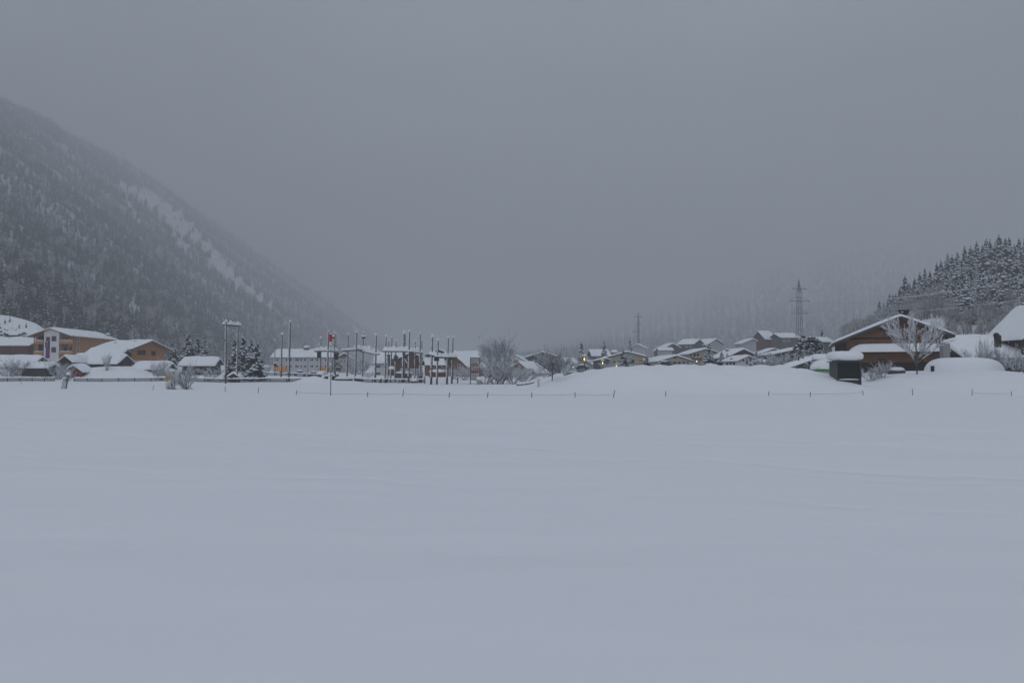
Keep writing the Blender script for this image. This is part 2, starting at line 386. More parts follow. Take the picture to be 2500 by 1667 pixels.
G_right = strip_surf('hillside', cR, [[(('z', 3), 262)] * 9,
                                      [(p, 300) for p in (850, 838, 822, 810, 800, 796, 790, 780, 770)],
                                      [(c, d) for c, d in zip(crest, (372, 375, 380, 385, 395, 405, 415, 430, 450))],
                                      [(('z', 20), 520)] * 9])
cF = [1120, 1330, 1450, 1600, 1750, 1900, 2050, 2200, 2400, 2700]
G_far = strip_surf('wooded_slope', cF, [[(('z', 2), 1400)] * 10,
                                        [(p, 1800) for p in (902, 886, 872, 860, 848, 834, 820, 808, 802, 802)],
                                        [(p, 3000) for p in (898, 870, 848, 820, 788, 758, 735, 720, 715, 715)],
                                        [(c, d) for c, d in zip((894, 852, 822, 765, 705, 655, 622, 605, 600, 600), [5000] * 10)],
                                        [(('z', 60), 5600)] * 10], 'brushsnow')

# ------------------------------------------------------------------ vegetation
def conifer(seed, tiers=17, nb=9, Rw=0.19, snowp=0.85):
    """unit-height spruce: trunk mesh, crown mesh (drooping boughs, snow pads on most of them)"""
    q = random.Random(seed); tr = MB(); cr = MB()
    tr.tube([(0, 0, -0.04), (0.004, 0, 0.3), (0, 0.003, 0.7), (0, 0, 0.97)], [0.02, 0.016, 0.009, 0.002], 5)
    for k in range(tiers):
        f = k / (tiers - 1); z = 0.07 + 0.91 * f ** 0.92
        r = Rw * (1 - f) ** 0.78 * q.uniform(0.82, 1.12) + 0.012
        n = max(4, int(nb * (1 - 0.55 * f)))
        a0 = q.uniform(0, 6.28)
        for b in range(n):
            a = a0 + 6.283 * b / n + q.uniform(-.3, .3); L = r * q.uniform(0.72, 1.18); W = L * q.uniform(.26, .42) + .006
            dz = -L * q.uniform(.25, .6); ca, sa = math.cos(a), math.sin(a)
            def pt(l, wd, h): return (ca * l - sa * wd, sa * l + ca * wd, z + h)
            zz = q.uniform(-.012, .012)
            V = [pt(0, 0, .012 + zz), pt(L * .55, W, dz * .75 - .006 + zz), pt(L * .55, -W, dz * .75 - .006 + zz),
                 pt(L, 0, dz + zz), pt(L * .5, 0, dz * .3 + .012 + zz), pt(L * .35, 0, dz * .9 - .03 + zz)]
            cr.add(V, [(0, 4, 1), (0, 2, 4), (1, 4, 3), (4, 2, 3), (0, 1, 5), (0, 5, 2), (1, 3, 5), (3, 2, 5)], 0)
            if q.random() < snowp:
                s = q.uniform(.62, .9); h = .010 + .012 * q.random()
                V = [pt(L * .08, 0, .016 + zz), pt(L * .55, W * s, dz * .66 + zz), pt(L * .55, -W * s, dz * .66 + zz),
                     pt(L * .97, 0, dz * .9 + .004 + zz), pt(L * .52, 0, dz * .3 + .014 + h + zz)]
                cr.add(V, [(0, 4, 1), (0, 2, 4), (1, 4, 3), (4, 2, 3)], 1)
    return tr.mesh('trunk', 'bark'), cr.mesh('crown', ['needle', 'treesnow'])
def one_mesh(seed, **k):
    t, c = conifer(seed, **k); return c

def bare(seed, spread=0.5, n1=9, n2=6, n3=5, up=0.55, trunk=True, tw=1.0, snow=1.0):
    """unit-height leafless shrub or tree: (trunk mesh, branch mesh, snow mesh)"""
    q = random.Random(seed); tr = MB(); br = MB(); sn = MB()
    def seg(p, d, L, r, curve=.25, n=3):
        pts = [Vector(p)]; dd = Vector(d)
        for i in range(n):
            dd = (dd + Vector((q.uniform(-1, 1), q.uniform(-1, 1), q.uniform(-.3, .8))) * curve * .4).normalized()
            pts.append(pts[-1] + dd * L / n)
        return pts
    def limb(pts, r, mb):
        rr = [r * (1 - .75 * i / (len(pts) - 1)) for i in range(len(pts))]
        mb.tube(pts, rr, 3, 0, cap=False)
        if snow: sn.tube([p + Vector((0, 0, a * .9)) for p, a in zip(pts[1 if len(pts) > 3 else 0:], rr[1 if len(pts) > 3 else 0:])],
                [a * snow for a in rr[1 if len(pts) > 3 else 0:]], 3, 0, cap=False)
    if trunk:
        tp = [Vector((0, 0, -.05)), Vector((.01, 0, .12)), Vector((-.005, .01, .3)), Vector((.01, 0, .55)), Vector((0, 0, .85))]
        tr.tube(tp, [.022 * tw, .018 * tw, .014 * tw, .009 * tw, .003 * tw], 5)
    for i in range(n1):
        a = 6.283 * i / n1 + q.uniform(-.35, .35)
        if trunk:
            t = q.uniform(.12, .72); base = (0, 0, t); L = (1 - t) * q.uniform(.55, .95) * (0.6 + spread)
        else:
            base = (math.cos(a) * .05, math.sin(a) * .05, -.03); L = q.uniform(.6, 1.02)
        o = spread * q.uniform(.6, 1.15)
        d = Vector((math.cos(a) * o, math.sin(a) * o, up * q.uniform(.75, 1.3))).normalized()
        b1 = seg(base, d, L, 0, .3, 4); limb(b1, .0085 * tw, br)
        for j in range(n2):
            k = q.uniform(.25, 1.0) * (len(b1) - 1.001); i0 = int(k); p = b1[i0].lerp(b1[i0 + 1], k - i0)
            d2 = (d + Vector((q.uniform(-1, 1), q.uniform(-1, 1), q.uniform(-.3, .9))) * .75).normalized()
            b2 = seg(p, d2, L * q.uniform(.25, .5), 0, .3, 3); limb(b2, .0048 * tw, br)
            for m in range(n3):
                k = q.uniform(.2, 1.0) * (len(b2) - 1.001); i0 = int(k); p = b2[i0].lerp(b2[i0 + 1], k - i0)
                d3 = (d2 + Vector((q.uniform(-1, 1), q.uniform(-1, 1), q.uniform(-.4, .9))) * .9).normalized()
                limb(seg(p, d3, L * q.uniform(.10, .2), 0, .2, 1), .0036 * tw, br)
    return (tr.mesh('trunk', 'bark') if trunk else None), br.mesh('branches', 'twig'), sn.mesh('snow_clumps', 'treesnow')

CONI = [conifer(s, 18, 10, r, .64) for s, r in ((1, .17), (2, .21), (3, .15), (4, .25))]
def put_conifer(px, D, h, k, label, group=None, name='spruce_tree', sx=1.0, base=None, z=None):
    p = base or on(px, D)
    if z is not None: p.z = z
    o = thing(name, label, 'tree', p, rnd.uniform(0, 6.28), group, (h * sx, h * sx, h))
    t, c = CONI[k]; obj('trunk', t, o); obj('crown', c, o); return o
def put_bare(p, h, wd, meshes, name, label, cat, group=None):
    o = thing(name, label, cat, p, rnd.uniform(0, 6.28), group, (wd, wd, h))
    t, b, s = meshes
    if t: obj('trunk', t, o)
    obj('branches', b, o); obj('snow_clumps', s, o); return o

# forests that read as one mass
def scatter(name, label, pts, protos, cat='forest'):
    me = bpy.data.meshes.new(name); me.from_pydata([p[:3] for p in pts], [], [])
    for an, ty, i in (('scl', 'FLOAT', 3), ('rot', 'FLOAT', 4), ('idx', 'INT', 5)):
        at = me.attributes.new(an, ty, 'POINT'); at.data.foreach_set('value', [p[i] for p in pts])
    c = bpy.data.collections.new(name + '_kinds')
    for j, m in enumerate(protos): c.objects.link(bpy.data.objects.new('%s_kind_%d' % (name, j), m))
    g = bpy.data.node_groups.new(name, 'GeometryNodeTree')
    g.interface.new_socket('Geometry', in_out='INPUT', socket_type='NodeSocketGeometry')
    g.interface.new_socket('Geometry', in_out='OUTPUT', socket_type='NodeSocketGeometry')
    gi, go = N(g, 'NodeGroupInput'), N(g, 'NodeGroupOutput')
    ip = N(g, 'GeometryNodeInstanceOnPoints'); ci = N(g, 'GeometryNodeCollectionInfo'); ci.inputs[0].default_value = c
    ci.inputs['Separate Children'].default_value = True; ci.inputs['Reset Children'].default_value = True
    def na(n, ty):
        x = N(g, 'GeometryNodeInputNamedAttribute', data_type=ty); x.inputs['Name'].default_value = n; return x.outputs['Attribute']
    cx = N(g, 'ShaderNodeCombineXYZ'); L = g.links.new
    L(gi.outputs[0], ip.inputs['Points']); L(ci.outputs[0], ip.inputs['Instance']); ip.inputs['Pick Instance'].default_value = True
    L(na('idx', 'INT'), ip.inputs['Instance Index']); L(na('rot', 'FLOAT'), cx.inputs[2]); L(cx.outputs[0], ip.inputs['Rotation'])
    L(na('scl', 'FLOAT'), ip.inputs['Scale']); L(ip.outputs[0], go.inputs[0])
    o = obj(name, me); md = o.modifiers.new('scatter', 'NODES'); md.node_group = g
    return tag(o, label, cat, kind='stuff')
LOWC = [one_mesh(20 + i, tiers=10, nb=7, Rw=r, snowp=p) for i, (r, p) in enumerate(((.19, .11), (.22, .06), (.17, .17), (.21, .09)))]
def frosty(seed):
    t, b, s = bare(seed, .42, 8, 5, 3, .8, True, 2.2)
    mb = MB()
    for m_, k in ((t, 0), (b, 0), (s, 1)):
        mb.add([v.co[:] for v in m_.vertices], [tuple(p.vertices) for p in m_.polygons], k)
    return mb.mesh('frosted_tree', ['twig', 'treesnow'])
FROST = [frosty(31), frosty(32)]

q = random.Random(5); pts = []
def nz(x, y): return math.sin(x * .021 + 1.7 * math.sin(y * .011)) + math.sin(y * .017 + x * .009 + 2) + .7 * math.sin(x * .06 - y * .043) + .5 * math.sin(y * .09 + x * .031)
for y0, y1, n, lo, hi in ((285, 480, 7500, 8, 17), (480, 800, 9500, 8, 18), (800, 1300, 11500, 9, 20), (1300, 2100, 10500, 12, 24), (2100, 3200, 7000, 16, 28), (3200, 4600, 4000, 18, 30)):
    for _ in range(n):
        y = q.uniform(y0, y1); tq = 1.03 * q.random() ** (1.15 if y < 1300 else .95); xb, xc = float(mbase(y)), float(mcrest(y)); x = xb - 3 + (xc - xb) * tq
        c_ = nz(x, y)
        if c_ < -2.15 and q.random() < .75: continue
        z = float(mside(x, y)); h = q.uniform(lo, hi) * (0.8 + .13 * (c_ + 1.2)) * (.7 if q.random() < .25 else 1)
        a, b_ = proj(x, y, z), proj(x, y, z + h)
        if a[0] < -160: continue
        mids = np.array([[a[0], a[1]], [(a[0] + b_[0]) / 2, (a[1] + b_[1]) / 2]])
        if (np.hypot(mids[:, None, 0] - CL[None, :, 0], mids[:, None, 1] - CL[None, :, 1]) < CL[None, :, 2] * (.70 + .08 * math.sin(x * .05 + y * .03))).any() and q.random() < .985: continue
        pts.append((x, y, z - .5, h, q.uniform(0, 6.28), q.choice((0, 1, 2, 3, 0, 1, 3, 2, 1, 0, 1, 3, 0, 1, 3, 1, 4, 5) if c_ > 0 else (0, 1, 3, 2, 1, 3, 0, 1, 3, 4, 5))))
scatter('mountain_forest', 'grey frosted forest covering the steep mountain side on the left', pts, LOWC + FROST)
pts = []
for _ in range(11000):
    i = q.uniform(7, 30.5) ; j = q.uniform(0, G_far.shape[1] - 1.01); i0, j0 = int(i), int(j)
    p = G_far[i0, j0] * (1 - i + i0) + G_far[min(i0 + 1, G_far.shape[0] - 1), j0] * (i - i0)
    p2 = G_far[i0, j0 + 1]; x = p[0] * (1 - j + j0) + p2[0] * (j - j0)
    pts.append((x, p[1] + q.uniform(-4, 4), p[2] - 1, q.uniform(18, 34), q.uniform(0, 6.28), q.choice((0, 1, 2, 3, 0, 1, 1, 4))))
scatter('distant_forest', 'pale misty forest on the slope behind the village', pts, LOWC + FROST)

# firs on the near hillside at the right, one by one
def surf(G, x, y):
    d = (G[..., 0] - x) ** 2 + (G[..., 1] - y) ** 2; k = np.unravel_index(np.argmin(d), d.shape); return float(G[k][2])
HL = 'snow-laden spruce in the dense wood below the skyline of the right hillside'; HS = 'spruce standing out on the skyline of the wooded hillside at the right'
tops = [(2149, 733), (2160, 738), (2175, 715), (2190, 716), (2200, 700), (2213, 672), (2225, 690), (2237, 676), (2250, 664), (2262, 654), (2275, 660), (2292, 640),
        (2302, 632), (2319, 617), (2330, 622), (2343, 614), (2361, 598), (2376, 600), (2391, 588), (2405, 596), (2415, 582), (2424, 584), (2436, 590),
        (2446, 572), (2452, 586), (2462, 580), (2471, 577), (2483, 596), (2495, 580), (2512, 572), (2530, 560)]
for i, (px, py) in enumerate(tops):
    D = 386 + (px - 2149) * .06 - q.uniform(0, 14); x = (px - 1250) / F * D; zt = P(px, py, D).z; z = surf(G_right, x, D)
    put_conifer(px, D, max(9, zt - z + 1), q.choice((0, 2, 0, 1)), HS, 'skyline spruces on the right hillside', sx=q.uniform(.95, 1.4), z=z - 1)
for i in range(120):
    px = q.uniform(2180, 2540); D = q.uniform(302, 378); x = (px - 1250) / F * D; z = surf(G_right, x, D)
    if D < 345 and px < 2290: continue
    if 2250 < px < 2312 and D < 335: continue
    h = q.uniform(8, 21) * (1.0 if px > 2300 else .8)
    put_conifer(px, D, h, q.choice((0, 1, 2, 0)), HL, 'spruces below the skyline on the right hillside', sx=q.uniform(.95, 1.55), z=z - 2.2)
pts = []
for _ in range(1300):
    px = q.uniform(2060, 2560); D = q.uniform(284, 375); x = (px - 1250) / F * D
    if 2252 < px < 2310 and D < 322: continue
    pts.append((x, D, surf(G_right, x, D) - .4, q.uniform(3.5, 8), q.uniform(0, 6.28), q.choice((0, 1))))
scatter('frosted_undergrowth', 'pale frosted leafless undergrowth between the hillside spruces', pts, FROST, 'undergrowth')

# conifers in the village, left to right
for px, D, h, k, lb in ((10, 338, 8, 0, 'small dark spruce on the white slope behind the hotel, leftmost'), (22, 340, 9, 2, 'slim spruce on the white slope behind the hotel, second from the frame edge'),
                        (45, 336, 6, 0, 'short spruce on the white slope, just left of the hotel roof'), (62, 338, 6.5, 2, 'spruce on the white slope, nearest the hotel roof')):
    x = (px - 1250) / F * D; put_conifer(px, D, h, k, lb, z=6 + (P(px, 800, D).z - 6) * .8 - 1)
for px, py, D, k, sx, lb in (
        (424, 824, 262, 1, 1.1, 'snowy spruce right beside the wooden guesthouse eaves'), (459, 806, 270, 3, 1.1, 'tallest of the snowy spruces behind the snowed-in chalet'),
        (482, 818, 274, 0, 1.1, 'slim spruce between the two taller ones behind the snowed-in chalet'), (499, 816, 266, 1, 1.05, 'rightmost spruce behind the snowed-in chalet'),
        (574, 822, 216, 0, 1.1, 'narrow spruce behind the right pole of the tall pole frame'), (594, 817, 218, 0, 1.2, 'spruce just right of the tall pole frame'),
        (562, 872, 200, 3, 1.2, 'short snow-covered spruce between the two poles of the tall frame'), (613, 826, 206, 1, 1.2, 'broad snowy spruce, left of the broadest one, beside the pole frame'),
        (625, 827, 200, 3, 1.1, 'broadest snowy spruce right of the tall pole frame'),
        (1522, 852, 205, 3, 1.5, 'large snow-covered spruce between the two small street lamps and the cream house'), (1541, 858, 200, 1, 1.6, 'snow-covered spruce in front of the cream house wall'),
        (1579, 866, 205, 3, 1.4, 'small snowy spruce left of the long cream hall'), (1731, 838, 205, 1, 1.5, 'tall pointed dark spruce in front of the cream house with balcony'),
        (1762, 858, 235, 1, 1.9, 'ragged snowy conifer left of the brown barn'), (1776, 862, 240, 3, 1.5, 'snow-bent conifer against the brown barn roof'),
        (1846, 853, 262, 1, 1.6, 'conifer right of the brown barn gable'), (1882, 861, 215, 3, 1.6, 'bushy conifer below the red-brown house'),
        (1538, 824, 330, 1, 1.1, 'faint tall misty conifer behind the cream house'), (1420, 832, 380, 0, 1.2, 'faint misty spruce above the first street lamp'),
        (1475, 828, 400, 2, 1.2, 'misty spruce behind the far grey house'), (1950, 832, 330, 0, 1.0, 'misty conifer at the foot of the near pylon'),
        (2008, 800, 378, 0, 1.0, 'faint conifer above the left eave of the brown chalet'), (2085, 776, 372, 2, 1.0, 'hazy spruce peeping over the left roof slope of the brown chalet'),
        (2102, 778, 370, 0, 1.0, 'hazy spruce next to the snow-capped shed above the chalet roof'),
        (1026, 880, 200, 1, 1.0, 'small snowy spruce behind the double pole of the rope course'), (706, 884, 260, 1, 1.0, 'small spruce beside the pale apartment block'),):
    p = on(px, D); zt = P(px, py, D).z
    put_conifer(px, D, zt - p.z, k, lb, sx=sx)
# round dark evergreen by the mound
def round_evergreen():
    o = thing('evergreen_tree', 'round dark evergreen loaded with snow clumps beside the near pylon', 'tree', on(1978, 172))
    tr = MB(); tr.tube([(0, 0, -.5), (0, 0, 3), (.1, 0, 5.5)], [.2, .15, .05], 6); tr.build('trunk', 'bark', o)
    cr = MB(); sn = MB(); qq = random.Random(3)
    zt = P(1978, 824, 172).z - o.location.z
    for i in range(420):
        a = qq.uniform(0, 6.28); ph = math.acos(qq.uniform(-.75, 1)); rr = qq.uniform(.6, 1.05) * (1 + .15 * math.sin(3 * a))
        c = Vector((math.sin(ph) * math.cos(a) * 2.75 * rr, math.sin(ph) * math.sin(a) * 2.75 * rr, zt * .56 + math.cos(ph) * zt * .44 * rr))
        s = qq.uniform(.22, .5); d = Vector((math.cos(a), math.sin(a), -.35))
        cr.blob(c, (s, s, s * .7), 0, 5, 3, .8, .35, i)
        if qq.random() < .62: sn.blob(c + Vector((0, 0, s * .35)) + d * .05, (s * .9, s * .9, s * .5), 0, 5, 3, .3, .3, i)
    cr.build('crown', 'needle', o); sn.build('snow_clumps', 'treesnow', o)
round_evergreen()

# leafless trees and shrubs
SH = [bare(40 + i, sp, 14, 8, 6, .75, False, 1.4, 1.5) for i, sp in enumerate((.45, .7, .35))]
TREE = [bare(50, .75, 16, 10, 6, .55, True, 1.1, 2.0), bare(51, 1.0, 22, 10, 8, .55, True, 1.3, 1.0), bare(52, .62, 24, 10, 7, .75, True, 1.0, 1.9)]
p = hit(2238, 914, 95, 140); hh = P(2238, 784, p.y).z - p.z
put_bare(p, hh, hh * .72, TREE[0], 'leafless_tree', 'leafless snow-covered tree in front of the brown wooden chalet', 'tree')
p = hit(1348, 931, 90, 170); hh = P(1348, 862, p.y).z - p.z
put_bare(p, hh, hh * 1.0, TREE[1], 'leafless_tree', 'round frosted leafless tree left of the street lamps', 'tree')
for px, pyt, D, wdf, k, lb in ((1194, 843, 176, .55, 2, 'left half of the big frosted thicket beside the sign board'), (1216, 832, 172, .5, 2, 'tallest frosted tree of the thicket beside the sign board'),
                               (1238, 847, 174, .5, 2, 'right-hand frosted tree of the thicket beside the sign board')):
    p = on(px, D); hh = P(px, pyt, D).z - p.z
    put_bare(p, hh, hh * wdf, TREE[k], 'frosted_tree', lb, 'tree')
BS = ((1185, 893, 170, 1.5, 1, 'frosted shrub at the foot of the sign board'), (1208, 880, 166, 1.4, 0, 'dense frosted shrub at the base of the big thicket'), (1252, 890, 168, 1.3, 1, 'frosted shrub at the right end of the big thicket'),
      (1222, 868, 169, 1.1, 0, 'tall frosted shrub in the middle of the big thicket'),
      (442, 884, 122.6, .65, 1, 'ragged snow-covered shrub standing in front of the left picket fence'), (456, 900, 122.2, .75, 1, 'wide snow-bent shrub above the snow lump by the picket fence'),
      (143, 880, 208, .9, 1, 'snow-bent shrub below the white hotel tower'), (165, 893, 200, .9, 0, 'small snow-covered shrub between the two left fences'),
      (262, 866, 209, .6, 2, 'thin frosted shrub on the bank before the snow-roofed chalet'), (395, 882, 206, .8, 2, 'frosted shrub left of the ochre box'), (382, 892, 207, .8, 0, 'low frosted shrub on the bank below the guesthouse'),
      (45, 874, 207, 1.2, 1, 'frosted brushwood in front of the left chalet roof'), (22, 884, 206, 1.3, 1, 'dark brushwood at the left edge of the frame'), (512, 894, 205, 1.2, 1, 'frosted shrub in front of the snowed-in chalet'),
      (652, 890, 250, 1.0, 0, 'pale frosted shrub left of the apartment block'), (880, 876, 300, 1.5, 1, 'grey leafless copse behind the sloping platform'), (862, 880, 296, 1.3, 0, 'grey leafless shrub beside the cream gable'),
      (900, 905, 225, 1.3, 1, 'snow-bent shrub left of the white building'), (1302, 895, 250, 1.2, 1, 'frosted shrub beside the orange chalet'), (1332, 902, 200, 1.6, 1, 'wide frosted shrub behind the round leafless tree'),
      (1380, 900, 138, .8, 0, 'frosted shrub at the left end of the clipped hedge'), (1392, 870, 300, 1.4, 1, 'hazy leafless copse right of the dark grey gable'), (1490, 880, 190, 1.2, 1, 'frosted shrub beside the second street lamp'),
      (1532, 884, 190, 1.4, 1, 'frosted brushwood at the foot of the large spruce'), (1872, 862, 190, 1.2, 1, 'frosted shrub right of the white house'), (1900, 866, 188, 1.1, 0, 'dense frosted shrub below the dark brown house'), (1922, 862, 186, 1.1, 1, 'grey frosted shrub left of the round evergreen'),
      (2125, 890, 108, 1.3, 1, 'low frosted shrub right of the black shed'), (2155, 887, 108, 1.2, 0, 'frosted shrub left of the leafless chalet tree'), (2385, 842, 121, .55, 1, 'frosted hedge shrub behind the snow block, left'), (2403, 836, 122, .4, 0, 'tallest frosted hedge shrub behind the snow block'),
      (2426, 846, 121, .55, 1, 'frosted hedge shrub behind the snow block, middle'), (2447, 850, 120, .5, 0, 'frosted hedge shrub behind the snow block, right'), (2482, 860, 108, 1.0, 1, 'dark tangled shrub at the right edge of the frame'), (2502, 852, 109, .8, 0, 'dark upright shrub cut by the right frame edge'),
      (1112, 893, 215, 1.3, 1, 'frosted shrub before the brown house with the white window'), (1135, 897, 210, 1.3, 0, 'snowy shrub left of the sign board'), (2035, 862, 150, 1.4, 1, 'frosted shrub behind the black shed roof'), (2012, 852, 165, 1.4, 1, 'pale frosted brush left of the brown chalet wall'),
      (1700, 884, 170, 1.3, 1, 'low frosted shrub on the mound before the cream hall'), (1280, 903, 190, 1.8, 1, 'snowy shrub right of the big thicket'))
for px, pyt, D, wdf, k, lb in BS:
    p = on(px, D); hh = max(.8, P(px, pyt, D).z - p.z)
    put_bare(p - Vector((0, 0, .05)), hh, hh * wdf * 1.1, SH[k], 'frosted_shrub', lb, 'shrub')

# ------------------------------------------------------------------ buildings
_win = {}
def window(par, u, v, z, wd, ht, face='F', frame='white', sub=None):
    key = (round(wd, 2), round(ht, 2), frame)
    if key not in _win:
        a = MB(); a.box((0, -.02, 0), (wd, .06, ht))
        b = MB(); t = min(.14, wd * .16)
        for sx in (-1, 1): b.box((sx * (wd / 2 + t / 2), -.05, 0), (t, .14, ht + 2 * t))
        for sz in (-1, 1): b.box((0, -.05, sz * (ht / 2 + t / 2)), (wd, .139, t))
        if wd > .9: b.box((0, -.055, 0), (t * .7, .06, ht))
        _win[key] = (a.mesh('window', 'glass'), b.mesh('frame', frame))
    o = obj('window', _win[key][0], par); f = obj('frame', _win[key][1], o)
    o.location = (u, v, z); o.rotation_euler = (0, 0, {'F': 0, 'R': math.pi / 2, 'L': -math.pi / 2}[face])
    return o
UN = [-1, -.99, -.965, -.92, -.82, -.6, -.3, -.08, 0, .08, .3, .6, .82, .92, .965, .99, 1]
def roof_snow(par, wl, wr, A, slope, v0, v1, T, seed=0, name='roof_snow', sag=0.12):
    q = random.Random(seed); n = len(UN); V = []; e = .16; ph = [q.uniform(0, 6) for _ in range(4)]
    vm, vh = (v0 + v1) / 2, (v1 - v0) / 2 + e
    for top in (1, 0):
        for b in UN:
            for a in UN:
                u = a * ((wl if a < 0 else wr) + e); v = vm + b * vh
                zr = A - slope * math.sqrt(u * u + .02) + .02
                ed = (1 - abs(a) ** 9) ** .5 * (1 - abs(b) ** 12) ** .5
                nz = 1 + .17 * math.sin(u * .9 + ph[0]) * math.sin(v * .7 + ph[1]) + .09 * math.sin(u * 2.1 + v * 1.3 + ph[2])
                v += (.10 * math.sin(u * 1.9 + ph[3]) + q.uniform(-.05, .05)) * max(0, abs(b) - .9) * 10; u += (.12 * math.sin(v * 1.6 + ph[2]) + q.uniform(-.06, .06)) * max(0, abs(a) - .9) * 10
                V.append((u, v, zr + (T * ed * nz if top else -.04) - sag * max(0, abs(a) - .93) * 6 * T))
    fs = []
    for k in (0, 1):
        for i in range(n - 1):
            for j in range(n - 1):
                f = (k * n * n + i * n + j, k * n * n + i * n + j + 1, k * n * n + (i + 1) * n + j + 1, k * n * n + (i + 1) * n + j)
                fs.append(f if k == 0 else f[::-1])
    per = [j for j in range(n)] + [i * n + n - 1 for i in range(1, n)] + [(n - 1) * n + j for j in range(n - 2, -1, -1)] + [i * n for i in range(n - 2, 0, -1)]
    for i in range(len(per)):
        a, b = per[i], per[(i + 1) % len(per)]; fs.append((b, a, a + n * n, b + n * n))
    m = MB(); m.add(V, fs); return m.build(name, 'snow', par, True)
HOUSES = 0
def house(name, label, D, ax, ay, wl, wr, slope, L, yaw=0, wall='wood_brown', verge='verge', T=.45, ov=.8, fo=.9, bo=.6, win=(), side=(),
          gable=None, plinth=None, chim=(), cat='house', frame='white', th=.28, balc=(), z0=None):
    """gabled house whose front roof peak shows at photo pixel (ax, ay), D metres away; widths in pixels at that distance"""
    global HOUSES; HOUSES += 1
    s = D / F; a = P(ax, ay, D); g = (gz(a.x, D) if z0 is None else z0) - .3; A = a.z - T - g; wl *= s; wr *= s; cp = math.cos(R(yaw))
    o = thing(name, label, cat, (a.x, D, g), -R(yaw))
    def zs(row): return P(ax, row, D).z - g
    cu = lambda px: (px - ax) * s / max(.3, abs(cp))
    m = MB(); m.extrude([(-wl, A - slope * wl), (0, A), (wr, A - slope * wr), (wr, A - slope * wr - th), (0, A - th), (-wl, A - slope * wl - th)][::-1], 0, L)
    ro = m.build('roof', verge, o)
    roof_snow(ro, wl, wr, A, slope, 0, L, T, HOUSES)
    b, c = wl - ov, wr - ov; t2 = th + .03
    m = MB(); m.extrude([(-b, -2.5), (c, -2.5), (c, A - slope * c - t2), (0, A - t2), (-b, A - slope * b - t2)], fo, L - bo)
    m.build('wall', wall, o)
    def panel(nm, mat, z0_, z1_):
        pz = lambda u: min(z1_, A - slope * abs(u) - t2 - .02)
        us = sorted({-b, c, 0.0} | {u for u in ((A - t2 - .02 - z1_) / slope, -(A - t2 - .02 - z1_) / slope) if -b < u < c})
        m = MB(); m.extrude([(-b, z0_), (c, z0_)] + [(u, pz(u)) for u in us[::-1] if pz(u) > z0_ + .01], fo - .07, fo - .003); m.build(nm, mat, o)
    if gable: panel('gable_boards', gable[0], zs(gable[1]), 99)
    if plinth: panel('plinth', plinth[0], -2.5, zs(plinth[1]))
    fw = fo - .08 if (gable or plinth) else fo - .004
    for (px, py, ww, hw) in win: window(o, cu(px), fw, zs(py), ww * s / max(.5, abs(cp)), hw * s, 'F', frame)
    for (sd_, v, row, ww, hw) in side: window(o, (c + .004) if sd_ == 'R' else (-b - .004), v, zs(row), ww, hw, sd_, frame)
    for (u0, u1, row, h, dp, mat) in balc:
        x0, x1, z = cu(u0), cu(u1), zs(row)
        bl = MB(); bl.box(((x0 + x1) / 2, fo - dp / 2, z), (x1 - x0, dp, .2)); bo_ = bl.build('balcony', mat, o)
        rl = MB(); rl.box(((x0 + x1) / 2, fo - dp - .05, z + h / 2 + .1), (x1 - x0, .09, h))
        for xx in (x0, x1): rl.box((xx, fo - dp / 2, z + h / 2 + .1), (.09, dp, h * .98))
        rl.build('railing', mat, bo_)
        sn = MB(); sn.blob(((x0 + x1) / 2, fo - dp - .05, z + h + .1), ((x1 - x0) / 2, .16, .16), 0, 10, 4, .2); sn.build('railing_snow', 'snow', bo_, True)
    for (u, v, wd, h, mat) in chim:
        m = MB(); zr = A - slope * abs(u); m.box((u, v, zr + h / 2 - .3), (wd, wd, h + .6)); m.box((u, v, zr + h + .06), (wd * 1.25, wd * 1.25, .12)); ch = m.build('chimney', mat, ro)
        m = MB(); m.blob((u, v, zr + h + .12), (wd * .7, wd * .7, wd * .55), 0, 8, 5, .1); m.build('chimney_snow', 'snow', ch, True)
    return o, zs, cu

# -- left: hotel
o, zs, cu = house('hotel', 'wood-clad hotel with white stair tower and purple banner', 250, 122, 797, 56, 53, .355, 30, 0, 'wood_honey', 'verge_honey', T=.5, ov=1.2, fo=2.6, cat='hotel',
                  side=[('R', 3.5 + 2.6, 826, 1.0, 1.7), ('R', 6.1, 853, 1.0, 1.7)], chim=[(4.5, 27, 1.1, .8, 'concrete'), (2.4, 15, .7, .25, 'steel_dark')])
s = 250 / F
m = MB(); m.extrude([(cu(105), -2), (cu(142), -2), (cu(142), zs(806)), (cu(124), zs(801)), (cu(105), zs(806))], .7, 3.2); tw = m.build('stair_tower', 'plaster', o)
for row in (826.5, 853.5): window(o, cu(129.5), .69, zs(row), 8.5 * s, 10.5 * s, 'F', 'steel_dark')
m = MB(); m.box((cu(115), .63, (zs(822) + zs(874)) / 2), (9.5 * s, .08, zs(822) - zs(874))); bn = m.build('banner', 'purple', o)
m = MB(); m.box((cu(113.2), .56, (zs(834) + zs(848)) / 2), (9.2 * s, .05, zs(834) - zs(848))); em = m.build('emblem', 'navy', bn)
m = MB(); m.box((cu(113.4), .515, zs(835.2)), (3.2 * s, .03, 3.2 * s)); m.box((cu(113.2), .515, zs(841.8)), (7.0 * s, .03, .5 * s))
m.box((cu(112.2), .515, zs(845)), (.5 * s, .03, 3.4 * s)); m.box((cu(114.6), .515, zs(845)), (.5 * s, .03, 3.0 * s)); m.box((cu(113.6), .515, zs(843.6)), (2.0 * s, .03, .5 * s))
m.build('lettering', 'sign_pale', em)
m = MB(); m.box((cu(94), 2.56, (zs(819) + zs(885)) / 2), (22 * s, .06, zs(819) - zs(885))); m.build('recessed_wall', 'wood_dark', o)
